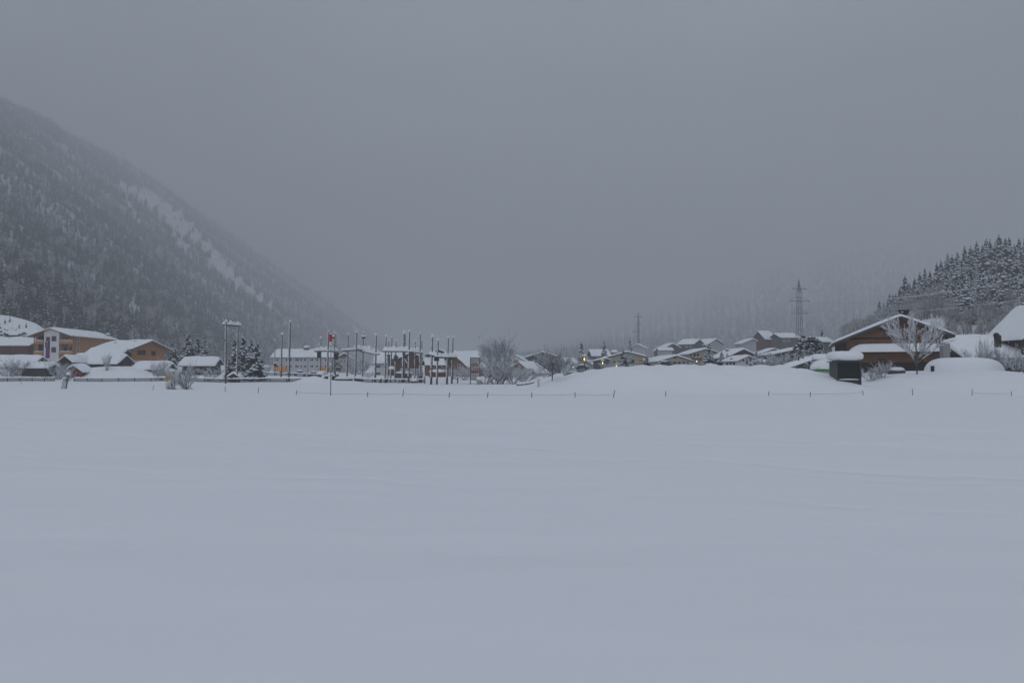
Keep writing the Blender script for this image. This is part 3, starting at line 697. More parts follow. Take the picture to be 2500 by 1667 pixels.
for x0, x1 in ((80.5, 104.8), (142.2, 177)):
    for r0, r1 in ((831.5, 839.5), (858.5, 866)):
        m = MB(); m.box(((cu(x0) + cu(x1)) / 2, 1.55, zs(r1)), ((x1 - x0) * s, 2.0, .18)); b = m.build('balcony', 'verge_honey', o)
        m = MB()
        for k in range(3): m.box(((cu(x0) + cu(x1)) / 2, .56, zs(r1) + .25 + k * .31), ((x1 - x0) * s, .07, .27))
        m.build('railing', 'wood_honey_side', b)
        m = MB(); m.blob(((cu(x0) + cu(x1)) / 2, .56, zs(r0) + .04), ((x1 - x0) * s / 2, .2, .2), 0, 12, 4, .2); m.build('railing_snow', 'snow', b, True)
for px, top in ((81.2, 820), (166.5, 815), (176.5, 818)):
    m = MB(); m.box((cu(px), .68, (zs(top) + zs(890)) / 2), (.24, .24, zs(top) - zs(890))); m.build('post', 'verge_honey', o)
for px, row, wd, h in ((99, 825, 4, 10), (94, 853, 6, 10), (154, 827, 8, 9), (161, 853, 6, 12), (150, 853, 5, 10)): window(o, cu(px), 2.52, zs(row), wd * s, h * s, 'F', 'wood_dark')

house('long_house', 'long low brown building with deep snow roof left of the hotel', 272, -70, 822, 50, 52, .36, 24, 90, 'wood_red', T=.6, side=[('R', 3 + 3 * i, 851, 1.2, .9) for i in range(5)], chim=[(1.5, 14, .6, .4, 'steel_dark')], ov=.5, frame='wood_brown')
house('small_house', 'small far house with flat snow roof above the long building', 330, 22, 808, 26, 26, .32, 6.2, 90, 'wood_grey', T=.5)
house('small_house', 'tiny far gabled house beside the left edge of the hotel roof', 322, 59, 816, 11, 10, .5, 4, -10, 'wood_grey', T=.4, ov=.3, fo=.3)
house('small_house', 'far snow-roofed hut at the left frame edge', 325, -30, 822, 15, 15, .35, 6.8, 90, 'wood_grey', T=.5, ov=.3)
o, zs, cu = house('guesthouse', 'honey-coloured wooden guesthouse with gable windows right of the hotel', 240, 373, 827, 55, 55, .40, 22, -58, 'wood_honey', 'verge_honey', T=.5, ov=1.4, fo=2.0,
                  win=[(352 - 8, 860, 5, 9.5), (360, 861, 4, 9.5), (366, 861, 4, 9.5), (380, 862, 4.5, 9.5)], plinth=('plaster', 880), frame='wood_red', chim=[(-1.5, 6, .8, .35, 'concrete'), (-2.2, 15, .8, .4, 'concrete')])
house('snowed_chalet', 'snow-buried chalet with long front roof below the guesthouse', 226, 187, 861, 44, 48, .45, 14.2, 90, 'wood_dark', T=.7, ov=.7, chim=[(1.8, 13.5, .5, .4, 'steel_dark')])
house('roof_wing', 'low wing with deep snow roof between hotel and guesthouse', 234, 222, 847, 30, 36, .42, 10.6, 88, 'wood_dark', T=.7, ov=.6)
house('dark_gable_chalet', 'dark chalet gable peeping out right of the snow-bent shrub', 214, 158, 864, 19, 19, .78, 9, 4, 'wood_dark', T=.5, ov=.4, fo=.5)
house('dark_dormer', 'small dark gable on the left end of the snow-buried chalet', 218.5, 188, 864, 10.5, 10, .95, 5, 0, 'wood_dark', T=.3, ov=.3, fo=.4)
house('snowed_chalet', 'snow-buried chalet at the left edge with a dark right gable', 214, 105, 865, 46, 46, .55, 17, -84, 'wood_dark', T=.65, ov=.8, fo=1.0, chim=[(-1.0, 3, .4, .3, 'steel_dark')])
house('low_shed', 'low dark shed under a humped snow roof in front of the left chalet', 209, 64, 882, 22, 26, .35, 7.6, 92, 'wood_dark', T=.75, ov=.5, fo=.4)
house('red_hut', 'small dark red hut with snow roof between the two snow banks', 206, 178, 886, 14, 26, .62, 5, 6, 'wood_redhut', T=.6, ov=.35, fo=.3)
house('snowed_chalet', 'snow-buried chalet with dark wall behind the ochre box and shrubs', 236, 449, 869, 34, 44, .42, 10.4, 86, 'wood_dark', T=.65, ov=.9, side=[('R', 4, 898, 1.2, 1.0)], chim=[(2.0, 6.2, .5, .3, 'concrete')], frame='wood_brown')
house('low_roof', 'low broad snow roof at the foot of the guesthouse', 222, 336, 880, 34, 38, .40, 9.5, 88, 'wood_dark', T=.75, ov=.6)
house('play_hut', 'tiny wooden play hut with snow roof behind the picket fence', 190, 570, 906, 15, 15, .62, 2.4, 0, 'wood_red', T=.45, ov=.35, fo=.3, cat='hut')

# -- centre
o, zs, cu = house('apartment_block', 'long pale blue-grey apartment block with orange balcony panels', 332, 674, 851, 44, 46, .40, 25.4, 90, 'plaster_blue', T=.6, ov=.6, chim=[(.3, 12.8, 2.0, .9, 'brick')],
                  side=[('R', (px - 674) * 332 / F, row, wd * .165, .95) for row in (879.5, 894.5) for px, wd in ((712, 3.5), (720, 9), (737, 8.5), (747, 3.5), (756, 6), (772.5, 7), (785, 5), (793, 5.5), (806, 5), (690, 5))], frame='white')
for x0, x1, r0, r1 in ((687, 714, 896, 907), (791, 813.5, 897, 906.5)):
    m = MB(); v = (x0 + x1) / 2 - 674
    cz_ = (zs(r0) + zs(r1)) / 2
    m.box((46 * 332 / F + .25, v * 332 / F, cz_), (1.6, (x1 - x0) * 332 / F, zs(r0) - zs(r1))); m.build('balcony_panel', 'orange', o)
house('cream_gable_house', 'cream house with dark gable at the right end of the apartment block', 322, 840, 860, 22, 27, .60, 12, -13, 'plaster_cream', T=.4, ov=.5, fo=.6, gable=('slate', 874),
      win=[(834, 881, 3.5, 5), (842, 881, 3.5, 5), (835, 895, 3.5, 5), (843, 895, 3.5, 5)], balc=[(821, 832, 889, .9, 1.2, 'wood_dark'), (821, 832, 903, .9, 1.2, 'wood_dark')])
house('white_house', 'white rendered house with square dark windows behind the rope course', 278, 915, 858, 40, 48, .52, 13, 84, 'plaster', T=.6, ov=.9,
      side=[('R', 1.5, 895, 1.5, .9), ('R', 1.5, 912, 1.5, .9), ('R', 8.8, 894, 1.2, 1.5), ('R', 6, 895, 1.1, 1.1)])
house('red_brown_house', 'red-brown boarded house behind the level rope course platform', 262, 1004, 855, 32, 34, .50, 13, -28, 'wood_red', T=.5, ov=.8, win=[(996, 880, 5, 6), (1006, 880, 5, 6), (1000, 895, 6, 6)], plinth=('plaster_grey', 899), frame='wood_brown')
house('brown_chalet', 'small brown chalet right of the little spruce in the rope course', 255, 1034, 872, 30, 34, .45, 6.5, 75, 'wood_brown', T=.5, ov=.5, side=[('R', 2.5, 893, .9, .9)], frame='plaster_cream')
house('dark_gable_house', 'dark grey gabled house behind the right rope course frame', 270, 1071, 850, 34, 36, .42, 13, 0, 'slate', T=.4, ov=.6, win=[(1060, 892, 4, 6), (1068, 892, 4, 6), (1076, 892, 4, 6), (1085, 893, 4, 6)], gable=('wood_grey', 872), frame='plaster_grey')
house('brown_house', 'brown house with white-framed window and wide snow roof left of the sign', 254, 1107, 861, 46, 50, .62, 8.5, 42, 'wood_brown', T=.5, ov=.7, win=[(1117, 894, 6, 9)], side=[('R', 5, 893, 1.0, 1.1)])
house('snow_roof_house', 'pale far roof deep in snow right above the sign board', 305, 1104, 856, 26, 30, .35, 10, 90, 'plaster_grey', T=.6, ov=.4)
house('white_gable_house', 'white gabled house with a round-arched brown window', 330, 1259, 865, 16, 20, .62, 12, 10, 'plaster', T=.4, ov=.4, fo=.4)
a = P(1259, 881, 329.2); n = 12
H_ = [o_ for o_ in bpy.data.objects if o_.get('label', '').startswith('white gabled house with a round')][0]
m2 = MB(); m2.extrude([(1.15 * math.cos(t), 1.6 * math.sin(t)) for t in [math.pi * i / n for i in range(n + 1)]], -.12, 0); aw = m2.build('arched_window', 'wood_red', H_); aw.location = (0, .38, a.z - .9 - H_.location.z)
house('grey_barn', 'wide dark grey gable with snow-edged roof behind the orange chalet', 362, 1325, 856, 51, 50, .32, 18, 0, 'slate', T=.5, ov=1.0, fo=1.0, chim=[(-1.2, 4, .7, 1.0, 'concrete')], win=[(1310, 874, 4, 3), (1318, 874, 4, 3)], frame='slate')
house('orange_chalet', 'chalet with orange boarded gable and three slim windows', 290, 1266, 880, 20, 23, .72, 13, 30, 'plaster_cream', T=.45, ov=.5, win=[(1267, 899, 2.2, 6), (1271, 899, 2.2, 6), (1275, 899, 2.2, 6)], frame='wood_brown', gable=('wood_orange', 897))
house('garage', 'low garage with snow roof and dark door below the orange chalet', 250, 1302, 900, 12, 24, .3, 4.2, 75, 'plaster_cream', T=.5, ov=.3, fo=.3, side=[('R', 1.2, 912, .9, 1.0)], frame='wood_dark', cat='garage')

# -- right of centre, on and behind the mound
house('cream_house', 'cream house with long low roof behind the two snowy spruces', 272, 1532, 855, 76, 44, .265, 14, 9, 'plaster_cream', T=.45, ov=1.0, win=[(1563, 882.5, 8, 3.6), (1500, 884, 5, 4), (1488, 885, 5, 4)], balc=[(1549, 1570, 892, 1.1, 1.2, 'wood_honey')], frame='wood_brown', chim=[(-4.5, 3, 1.9, .8, 'wood_grey')])
house('low_annex', 'low lean roofed annex below the long roof of the cream house', 262, 1478, 872, 28, 14, .22, 8, 0, 'wood_grey', T=.35, ov=.5)
house('far_grey_house', 'hazy grey house above the second street lamp', 430, 1438, 852, 30, 34, .45, 10.5, 84, 'wood_grey', T=.5, side=[('R', 3, 874, 1.2, 1.0), ('R', 7, 874, 1.2, 1.0)])
house('grey_cottage', 'low grey cottage right behind the first street lamp', 300, 1433, 878, 14, 34, .3, 4.2, 70, 'plaster_grey', T=.45, ov=.5)
house('cream_hall', 'broad cream hall with shallow gable and window band', 255, 1652, 864, 46, 45, .31, 26, -4, 'plaster_cream', T=.5, ov=.6, win=[(1617, 885, 5, 5), (1628, 885.5, 6, 4.5), (1638, 885.5, 6, 4), (1649, 885.5, 7, 4), (1660, 885.5, 6, 4), (1671, 885.5, 5, 4.5), (1681, 885.5, 4.5, 5), (1647.3, 873, 1.3, 4), (1649.3, 873, 1.3, 4.6), (1651.3, 873, 1.3, 4)], frame='wood_brown', cat='hall')
house('cream_balcony_house', 'two-storey cream house with balcony right of the cream hall', 285, 1724, 848, 44, 38, .30, 15, -6, 'plaster_cream', T=.45, ov=1.1, win=[(1687, 867, 3, 6), (1697, 867, 4, 6), (1705, 867, 4, 6), (1738, 866, 4, 5)], balc=[(1690, 1712, 879, .9, 1.3, 'wood_brown')], frame='wood_brown')
house('brown_barn', 'large dark brown barn gable with deep snow roof', 262, 1816, 848, 46, 36, .45, 16, -6, 'wood_red', T=.55, ov=.5, chim=[(-2.2, 9, .8, 1.0, 'concrete')], cat='barn')
house('white_cottage', 'white cottage with low snow roof in front of the brown barn', 222, 1828, 865, 30, 26, .42, 10, -12, 'plaster', T=.4, ov=.5, win=[(1818, 879, 4, 5), (1827, 882, 4, 12), (1836, 879, 4, 5), (1836, 890, 4, 4)], side=[('L', 3, 889, 1.0, .8), ('L', 5, 889, 1.0, .8), ('L', 7, 889, .9, .8), ('L', 4.5, 878, .8, .7)], frame='wood_brown')
house('red_brown_cottage', 'red-brown cottage gable right of the brown barn', 290, 1891, 848, 36, 26, .38, 10, 0, 'wood_red', T=.4, ov=.5)
house('dark_brown_house', 'dark brown house with rising roof edge left of the round evergreen', 232, 1958, 845, 72, 50, .22, 12, 0, 'wood_dark', T=.5, ov=.8)
house('small_snow_hut', 'tiny hut deep in snow right of the white cottage', 218, 1851, 876, 8, 10, .6, 3, 84, 'wood_red', T=.4, ov=.2, fo=.2, cat='hut')
for a in (('misty_house', 'misty dark gable with low annex above the cream hall', 420, 1643, 836, 34, 22, .48, 10, -12, 'wood_grey'),
          ('misty_annex', 'misty low annex left of the misty dark gable', 408, 1604, 847, 11, 12, .45, 8, 82, 'plaster_grey'),
          ('misty_house', 'misty two-storey house with roof ridge running left', 432, 1708, 826, 26, 20, .45, 11, -45, 'wood_grey'),
          ('misty_house', 'misty grey house above the cream balcony house', 436, 1749, 825, 30, 24, .5, 12, -25, 'plaster_grey'),
          ('misty_house', 'misty house with steep gable high on the slope left of the near pylon', 446, 1850, 806, 16, 22, .9, 10, 58, 'wood_red'),
          ('misty_inn', 'misty wide building with balcony just left of the near pylon', 428, 1890, 812, 24, 30, .35, 11.5, 80, 'wood_grey'),
          ('misty_house', 'misty low house with swept roof below the steep-gabled one', 430, 1838, 825, 30, 14, .38, 9, -12, 'plaster_grey'),
          ('misty_cottage', 'misty cottage behind the far pylon', 520, 1556, 838, 14, 20, .45, 8, 20, 'plaster_grey'),
          ('misty_shed', 'misty long shed right of the near pylon', 372, 1990, 822, 20, 26, .4, 6.5, 76, 'wood_grey'),
          ('misty_shed', 'snow-capped shed showing above the left roof slope of the brown chalet', 362, 2112, 775, 9, 10, .3, 3.2, 80, 'plaster_grey'),
          ('misty_house', 'misty snow-roofed house in the haze above the first street lamp', 560, 1372, 872, 18, 30, .4, 9, 70, 'plaster_grey')):
    k = a[0]; yy = a[8 + 1]
    ww = [('R' if yy > 0 else 'L', v, a[4] + 22 * 400 / a[2], 1.2, 1.0) for v in (2.5, 5)] if a[8] >= 9 else []
    zz = None if a[3] < 1980 else (P(a[3], a[4], a[2]).z - 7)
    house(k, a[1], *a[2:10], wall=a[10], T=.6, ov=.6, side=ww, z0=zz)

# -- right: wooden chalet
o, zs, cu = house('wooden_chalet', 'large brown wooden chalet with snow roof and dark chimney', 125, 2199, 764, 156, 117, .412, 15, 20, 'wood_brown', 'wood_grey', T=.42, ov=1.45, fo=1.5, th=.42,
                  win=[(2171, 809, 9, 11), (2158, 882, 14, 9), (2238, 882, 12, 9)], frame='wood_dark', z0=2.2)
s = 125 / F; zr = P(2210, 772, 125).z - o.location.z
m = MB(); m.box((cu(2210), 2.6, zr + .25), (1.3, 1.1, 1.5)); m.box((cu(2210), 2.6, zr + 1.05), (1.7, 1.4, .16)); ch = m.build('chimney', 'wood_dark', o)
m = MB(); m.box((cu(2205), 1.88, zr + .78), (.35, .06, .12)); m.build('flue_plate', 'white', ch)
m = MB(); m.box((cu(2190), 1.47, (zs(822) + zs(826)) / 2), (230 * s, .1, .28)); m.build('beam', 'wood_dark', o)
m = MB(); m.box((cu(2071), 1.43, (zs(835) + zs(910)) / 2), (28 * s, .12, zs(835) - zs(910))); m.build('side_boards', 'wood_dark', o)
m = MB(); m.box((cu(2199), .9, zs(790)), (.22, 1.0, 1.0)); m.box((cu(2158), .9, zs(803)), (.22, 1.0, .5)); m.box((cu(2245), .9, zs(803)), (.22, 1.0, .5)); m.build('roof_brackets', 'wood_dark', o)
x0, x1 = cu(2087), cu(2298)
m = MB(); m.box(((x0 + x1) / 2, .6, zs(860)), (x1 - x0, 1.9, .18)); cp_ = m.build('canopy', 'wood_dark', o)
m = MB(); n = 24; V = []
for i in range(n + 1):
    t = i / n; e = (1 - abs(2 * t - 1) ** 8) ** .5 * (.55 + .45 * min(1, t * 9))
    for j in range(9):
        b = j / 8; d = (1 - abs(2 * b - 1) ** 4) ** .5; V.append((x0 - .15 + (x1 - x0 + .3) * t, -.5 + 2.0 * b, zs(859) + .02 + 1.32 * e * d))
m.add(V, [(i * 9 + j, (i + 1) * 9 + j, (i + 1) * 9 + j + 1, i * 9 + j + 1) for i in range(n) for j in range(8)]); m.build('canopy_snow', 'snow', cp_, True)
m = MB(); m.box((cu(2190), 1.44, (zs(884) + zs(905)) / 2), (226 * s, .1, zs(884) - zs(905))); m.build('plinth', 'wood_dark', o)
# grey box on the chalet corner
o = thing('metal_cabinet', 'tall grey metal cabinet with snow cap at the right corner of the chalet', 'cabinet', on(2307, 119)); lz = o.location.z; s = 119 / F
z0, z1 = P(2307, 872, 119).z - lz, P(2307, 838, 119).z - lz
m = MB(); m.box((0, 0, z1 / 2 - .3), (18 * s, .9, z1 + .6)); b = m.build('body', 'metal', o)
m = MB()
for k in range(4): m.box((0, -.47, z0 + (z1 - z0) * (k + .6) / 4.4), (16 * s, .05, (z1 - z0) / 5.2))
m.build('louvres', 'concrete', b)
m = MB(); m.blob((0, 0, z1), (10 * s, .6, .35), 0, 12, 5, .1); m.build('snow_cap', 'snow', o, True)
house('long_snow_roof', 'long low building deep in snow right of the chalet', 146, 2285, 816, 60, 112, .42, 13.5, 88, 'wood_dark', T=.8, ov=.7, cat='building', z0=2.4)
house('snow_roof_house', 'house with steep white roof at the right frame edge', 137, 2576, 735, 88, 80, .95, 10, -4, 'wood_dark', T=.6, ov=1.0, z0=2.4, fo=1.4)
o = thing('dark_chimney', 'dark rounded chimney standing on the long snow roof', 'chimney', P(2436, 842, 133))
m = MB(); s = 133 / F; m.box((0, 0, .6), (11 * s, .8, 2.0)); m.build('shaft', 'wood_dark', o)
m = MB(); m.blob((-.2, 0, 1.6), (7 * s, .45, .45), 0, 10, 5, .8); m.build('cowl', 'wood_dark', o, True)

# ------------------------------------------------------------------ rope course, poles, fences and small things
def pole_part(par, px0, py0, px1, py1, D, r, name='pole', cap=1.0, crust=True, seed=0, mat='pole'):
    """round timber from the snow up to a snow-capped top; parent sits unrotated"""
    off = par.location; q = random.Random(seed + int(px0 * 7)); a = P(px0, py0, D); a.z = min(a.z, gz(a.x, D)) - .4; b = P(px1, py1, D)
    m = MB(); r *= .82; m.tube([a, a.lerp(b, .5), b], [r * 1.25, r * 1.1, r * .9], 8, 0); po = m.build(name, mat, par, True, off)
    if cap:
        m = MB(); m.blob(b + Vector((0, 0, -.03)), (r * q.uniform(1.3, 1.75) * cap, r * q.uniform(1.3, 1.75) * cap, r * q.uniform(1.8, 3.2) * cap), 0, 8, 5, .25, .18, seed); m.build('snow_cap', 'snow', po, True, off)
    if crust:
        m = MB(); d = b - a; t = q.uniform(.1, .2)
        while t < .98:
            l = q.uniform(.08, .26); t1 = min(.985, t + l); n = 4; V = []
            for k, tk in enumerate((t, t + (t1 - t) * .5, t1)):
                c = a + d * tk; rr = r * (1.25 - .35 * tk); th = (.03, .09, .03)[k]
                for j in range(n):
                    an = math.pi * (.70 + .78 * j / (n - 1)); V.append(c + Vector((math.cos(an), math.sin(an), 0)) * (rr + th * (0.4 if j in (0, n - 1) else 1)))
            m.add(V, [(k * n + j, k * n + j + 1, (k + 1) * n + j + 1, (k + 1) * n + j) for k in range(2) for j in range(n - 1)])
            t = t1 + q.uniform(.004, .03)
        m.build('snow_crust', 'treesnow', po, True, off)
    return po
def beam_part(par, pa, pb, wd=.3, ht=.3, snow=.45, name='beam', seed=0, lump=.35):
    off = par.location; a, b = Vector(pa), Vector(pb); m = MB(); m.beam(a, b, wd, ht); bo = m.build(name, 'pole', par, False, off)
    if snow:
        q = random.Random(seed); n = 22; V = []; ph = q.uniform(0, 6); sd = (b - a).cross(Vector((0, 0, 1))).normalized()
        for i in range(n + 1):
            t = i / n; c = a.lerp(b, -.02 + 1.04 * t); e = (1 - abs(2 * t - 1) ** 10) ** .5
            h = snow * e * (1 + lump * math.sin(t * 9 + ph) * math.sin(t * 23 + ph) + q.uniform(-.08, .08))
            for j in range(7):
                w_ = -1 + 2 * j / 6; V.append(c + sd * (w_ * (wd * .5 + .1)) + Vector((0, 0, ht / 2 - .02 + h * (1 - abs(w_) ** 3) ** .6)))
        m = MB(); m.add(V, [(i * 7 + j, (i + 1) * 7 + j, (i + 1) * 7 + j + 1, i * 7 + j + 1) for i in range(n) for j in range(6)])
        m.build(name + '_snow', 'snow', bo, True, off)
    return bo
def rope_part(par, pa, pb, sag, r=.05, name='rope', mat='treesnow', n=10):
    a, b = Vector(pa), Vector(pb); m = MB()
    m.tube([a.lerp(b, t) - Vector((0, 0, 4 * sag * t * (1 - t))) for t in [i / n for i in range(n + 1)]], r, 4, 0); return m.build(name, mat, par, True, par.location)

# tall frame at the left
D1, D2 = 176, 190
o = thing('pole_frame', 'tall two-pole frame with snow-laden crossbeam left of the spruces', 'pole frame', on(551, D1))
pole_part(o, 551, 921, 552, 784, D1, .21, cap=1.15); pole_part(o, 579, 912, 581, 788, D2, .2, cap=1.1)
beam_part(o, P(546, 793, D1), P(587, 796, D2), .4, .3, .65, 'crossbeam', 3, .6)
# free-standing poles
def lone(px0, py0, px1, py1, D, r, lb, **k):
    o = thing('wooden_pole', lb, 'pole', on(px0, D)); pole_part(o, px0, py0, px1, py1, D, r, **k); return o
lone(686.3, 915, 688.4, 816, 215, .25, 'snow-capped pole left of the tallest pole, before the apartment block')
T3 = lone(705, 924, 708.5, 785, 200, .25, 'tallest single pole with a ladder of snow, before the apartment block', seed=2)
m = MB(); off = T3.location; a, b = P(703.0, 905, 199.6), P(705.6, 795, 199.6)
for i in range(26): c = a.lerp(b, i / 25); m.box(c, (.42, .08, .1))
m.build('rungs', 'treesnow', T3, False, off)
lone(671, 896, 671, 831, 236, .15, 'slender snowy pole behind the dark street lantern', seed=4)
lone(751, 922, 751.5, 870, 225, .12, 'short slim pole in front of the apartment block middle', cap=.8)
rope_part(T3, P(708, 787, 200), P(583, 794, 188), 1.5, .03, 'cable'); rope_part(T3, P(708, 797, 200), P(784, 842, 215), 1.2, .03, 'cable'); rope_part(T3, P(689, 838, 214), P(784, 845, 215), 1.0, .03, 'cable')

def frame(lb, D, poles, beams, ropes=(), extra=None, name='rope_course_frame'):
    x = sum(p[0] for p in poles) / len(poles); o = thing(name, lb, 'rope course', on(x, D))
    for i, (a0, b0, a1, b1, dd, r) in enumerate(poles): pole_part(o, a0, b0, a1, b1, D + dd, r, seed=i * 3)
    for i, (a0, b0, d0, a1, b1, d1, wd, sn) in enumerate(beams): beam_part(o, P(a0, b0, D + d0), P(a1, b1, D + d1), wd, .28, sn, 'platform', i + int(x))
    for (a0, b0, d0, a1, b1, d1, sg) in ropes: rope_part(o, P(a0, b0, D + d0), P(a1, b1, D + d1), sg)
    return o
f1 = frame('leftmost rope course frame with dark platform and four snowy poles', 205,
           [(781.7, 902, 783.5, 825, 4, .2), (798.6, 917, 801.8, 809, -5, .24), (815.4, 913, 816.8, 813, 0, .2), (819, 912, 819.6, 815, 6, .2)],
           [(771, 858, 4, 803, 857, -5, .9, .9), (797, 857, -5, 822, 859, 3, .8, .8)],
           [(801, 833, -5, 784, 833, 4, .3), (817, 830, 0, 850, 833, 2, .5), (817, 826, 0, 850, 829, 2, .5), (818, 838, 0, 850, 842, 2, .7), (820, 855, 3, 850, 858, 2, .4), (818, 845, 0, 838, 858, 2, .2)])
for px, py in ((776, 862), (818, 866)):
    m = MB(); c = P(px + 3, py + 4, 204); m.box(c, (.9, .6, 1.6)); m.build('brace_box', 'wood_dark', f1, False, f1.location)
m = MB(); c = P(813.5, 824, 203); m.box(c, (.5, .4, .5)); hb = m.build('hanging_box', 'steel_dark', f1, False, f1.location)
m = MB(); m.blob(c + Vector((0, 0, .25)), (.45, .4, .4), 0, 8, 5, .2); m.build('snow_cap', 'snow', hb, True, f1.location)
f2 = frame('rope course frame with sloping snow platform and a nesting box', 205,
           [(847, 913, 850, 816, 2, .22), (867, 913, 870.5, 811, -6, .25), (884.8, 914, 887, 812, 0, .2), (916, 927, 918, 818, -14, .25)],
           [(868, 853, -6, 886, 857, 0, .9, .9), (884, 857, 0, 921, 865, -14, 1.2, 1.25), (834, 857, 4, 868, 855, -6, .4, .55)],
           [(820, 858, 3, 866, 872, -6, .8), (850, 862, 2, 868, 866, -6, .3), (850, 868, 2, 868, 874, -6, .3), (870, 828, -6, 886, 834, 0, .2), (887, 834, 0, 918, 838, -14, .5), (887, 828, 0, 918, 832, -14, .5), (918, 842, -14, 942, 832, -12, .5), (918, 838, -14, 942, 828, -12, .4)])
m = MB(); c = P(887.5, 824, 204.4); m.box(c, (.85, .7, .45)); nb = m.build('nesting_box', 'wood_dark', f2, False, f2.location)
m = MB(); m.blob(c + Vector((0, 0, .22)), (.6, .55, .45), 0, 9, 5, .2); m.build('snow_cap', 'snow', nb, True, f2.location)
m = MB(); m.beam(P(905, 851, 195), P(917, 844, 191), .25, .2); m.build('strut', 'treesnow', f2, False, f2.location)
f3 = frame('middle rope course frame with a long level snow platform', 190,
           [(939.8, 925.5, 942.3, 821, 0, .2), (947, 925.5, 949.3, 831, 10, .14), (953.4, 926, 956.6, 824, -2, .2), (964.6, 926.5, 966.8, 831, 8, .2), (983, 926, 986, 813, -4, .27), (987, 925, 988.9, 816, 2, .2), (997.4, 930.5, 999.5, 809, -12, .21)],
           [(938, 858, 0, 985, 858, -4, 1.3, .95), (983, 858, -4, 1003, 859, -12, 1.1, .9), (962, 875, 8, 972, 872, 6, .3, 0)],
           [(942, 831, 0, 957, 833, -2, .1), (957, 836, -2, 986, 834, -4, .4), (957, 831, -2, 986, 829, -4, .4), (986, 833, -4, 1000, 833, -12, .1), (1000, 838, -12, 1026, 842, -10, .4), (942, 839, 0, 967, 846, 8, .2), (942, 870, 0, 955, 871, -2, .1)])
for px, r0, r1, D in ((949, 866, 886, 199), (966, 868, 884, 198), (988, 866, 880, 190)):
    m = MB(); a, b = P(px, r0, D), P(px, r1, D); m.tube([a, a.lerp(b, .5), b], [.5, .3, .2], 7); m.build('hanging_net', 'steel_dark', f3, False, f3.location)
m = MB(); m.beam(P(988, 876, 182), P(994, 886, 181), .22, .15); m.build('strut', 'treesnow', f3, False, f3.location)
m = MB(); m.blob(P(956, 899, 184), (.75, .5, .55), 0, 10, 6, .5); m.build('snow_ball', 'snow', f3, True, f3.location)
f4 = frame('double rope course pole heaped with snow between the platforms', 182,
           [(1025, 931, 1026, 814, 0, .2), (1029, 931, 1029.7, 831, 3, .18), (1012.5, 924, 1014, 833, 14, .17)],
           [(1009, 860, 14, 1029, 862, 0, .7, .9)],
           [(1030, 838, 3, 1055, 842, -12, .5), (1030, 846, 3, 1055, 850, -12, .7), (1030, 854, 3, 1055, 858, -12, .6), (1030, 862, 3, 1054, 866, -12, .8), (1030, 870, 3, 1054, 874, -12, .7), (1026, 842, 0, 1014, 842, 14, .1)])
f5 = frame('rightmost rope course frame on four poles with a stepped snow platform', 168,
           [(1052.4, 937, 1055.6, 822, 0, .24), (1066.4, 938, 1069.6, 830, -2, .2), (1091, 936, 1094, 824, 0, .22), (1103, 935.5, 1105.6, 824, 2, .2)],
           [(1050, 866, 0, 1077, 872, -2, .9, .6), (1066, 873, -2, 1111, 873, 2, 1.2, .75)], [(1055, 840, 0, 1070, 842, -2, .1), (1070, 842, -2, 1094, 838, 0, .2)])
m = MB(); m.beam(P(1084, 890, 166), P(1091, 882, 166), .16, .12); m.beam(P(1057, 877, 166), P(1062, 872, 166), .16, .12); m.build('strut', 'treesnow', f5, False, f5.location)
m = MB(); c = P(1066, 876, 165); m.box(c, (1.0, .5, .9)); m.build('brace_box', 'wood_dark', f5, False, f5.location)

# rope fence wire posts on the field
FP = [(51.5, 939), (373, 953), (412 + 43, 952), (550, 957), (630, 960), (723, 964), (897, 969), (983, 968), (1096, 971), (1190, 971), (1298, 971), (1404, 970), (1498, 971), (1625, 968), (1876, 967), (1978, 969), (2107, 965), (2228, 965), (2373, 966), (2469, 967)]
pm = MB(); pm.tube([(0, 0, -.5), (.01, 0, .35), (.03, 0, .78)], [.05, .045, .04], 6)
sm_ = MB(); sm_.blob((.03, 0, .77), (.1, .1, .1), 0, 7, 4, .2)
post_m, cap_m = pm.mesh('stake', 'twig'), sm_.mesh('snow_cap', 'snow', True)
pos = []
STK = ['below the left picket fence', 'left of the snow-lumped bush', 'just right of the snow-lumped bush', 'below the tall two-pole frame', 'below the broadest spruce', 'left of the flag mast', 'first right of the flag mast',
       'below the middle rope course platform', 'below the rightmost rope course frame', 'below the sign board', 'below the orange chalet', 'below the clipped hedge', 'below the third lantern', 'below the cream hall on the mound', 'below the white cottage and barn',
       'below the green container', 'below the right corner of the black shed', 'below the leafless chalet tree', 'below the flat-topped snow heap', 'nearest the right frame edge']
DARK = {373, 550, 630, 983, 1498, 2228, 2373, 51.5}
for px, py in FP:
    p = hit(px, py, 60); pos.append(p)
    o = thing('fence_stake', 'thin fence stake in the snow field ' + STK[len(pos) - 1], 'fence stake', p, rnd.uniform(0, 6), 'rope fence stakes along the snow field', (.9, .9, .95 if px in DARK else .68))
    o.rotation_euler = (rnd.uniform(-.05, .05), rnd.uniform(-.12, .12), 0)
    obj('stake', post_m, o); obj('snow_cap', cap_m, o)
m = MB()
for seq in (range(5, 13), (14, 15, 16), (18, 19)):
    pp = [pos[i] for i in seq]
    for a, b in zip(pp, pp[1:]):
        m.tube([a.lerp(b, t) + Vector((0, 0, .30 - .5 * t * (1 - t) * .6)) for t in (0, .25, .5, .75, 1)], .011, 4, 0)
tag(m.build('fence_rope', 'twig', None, True), 'thin dark rope sagging between the stakes across the snow field', 'rope')
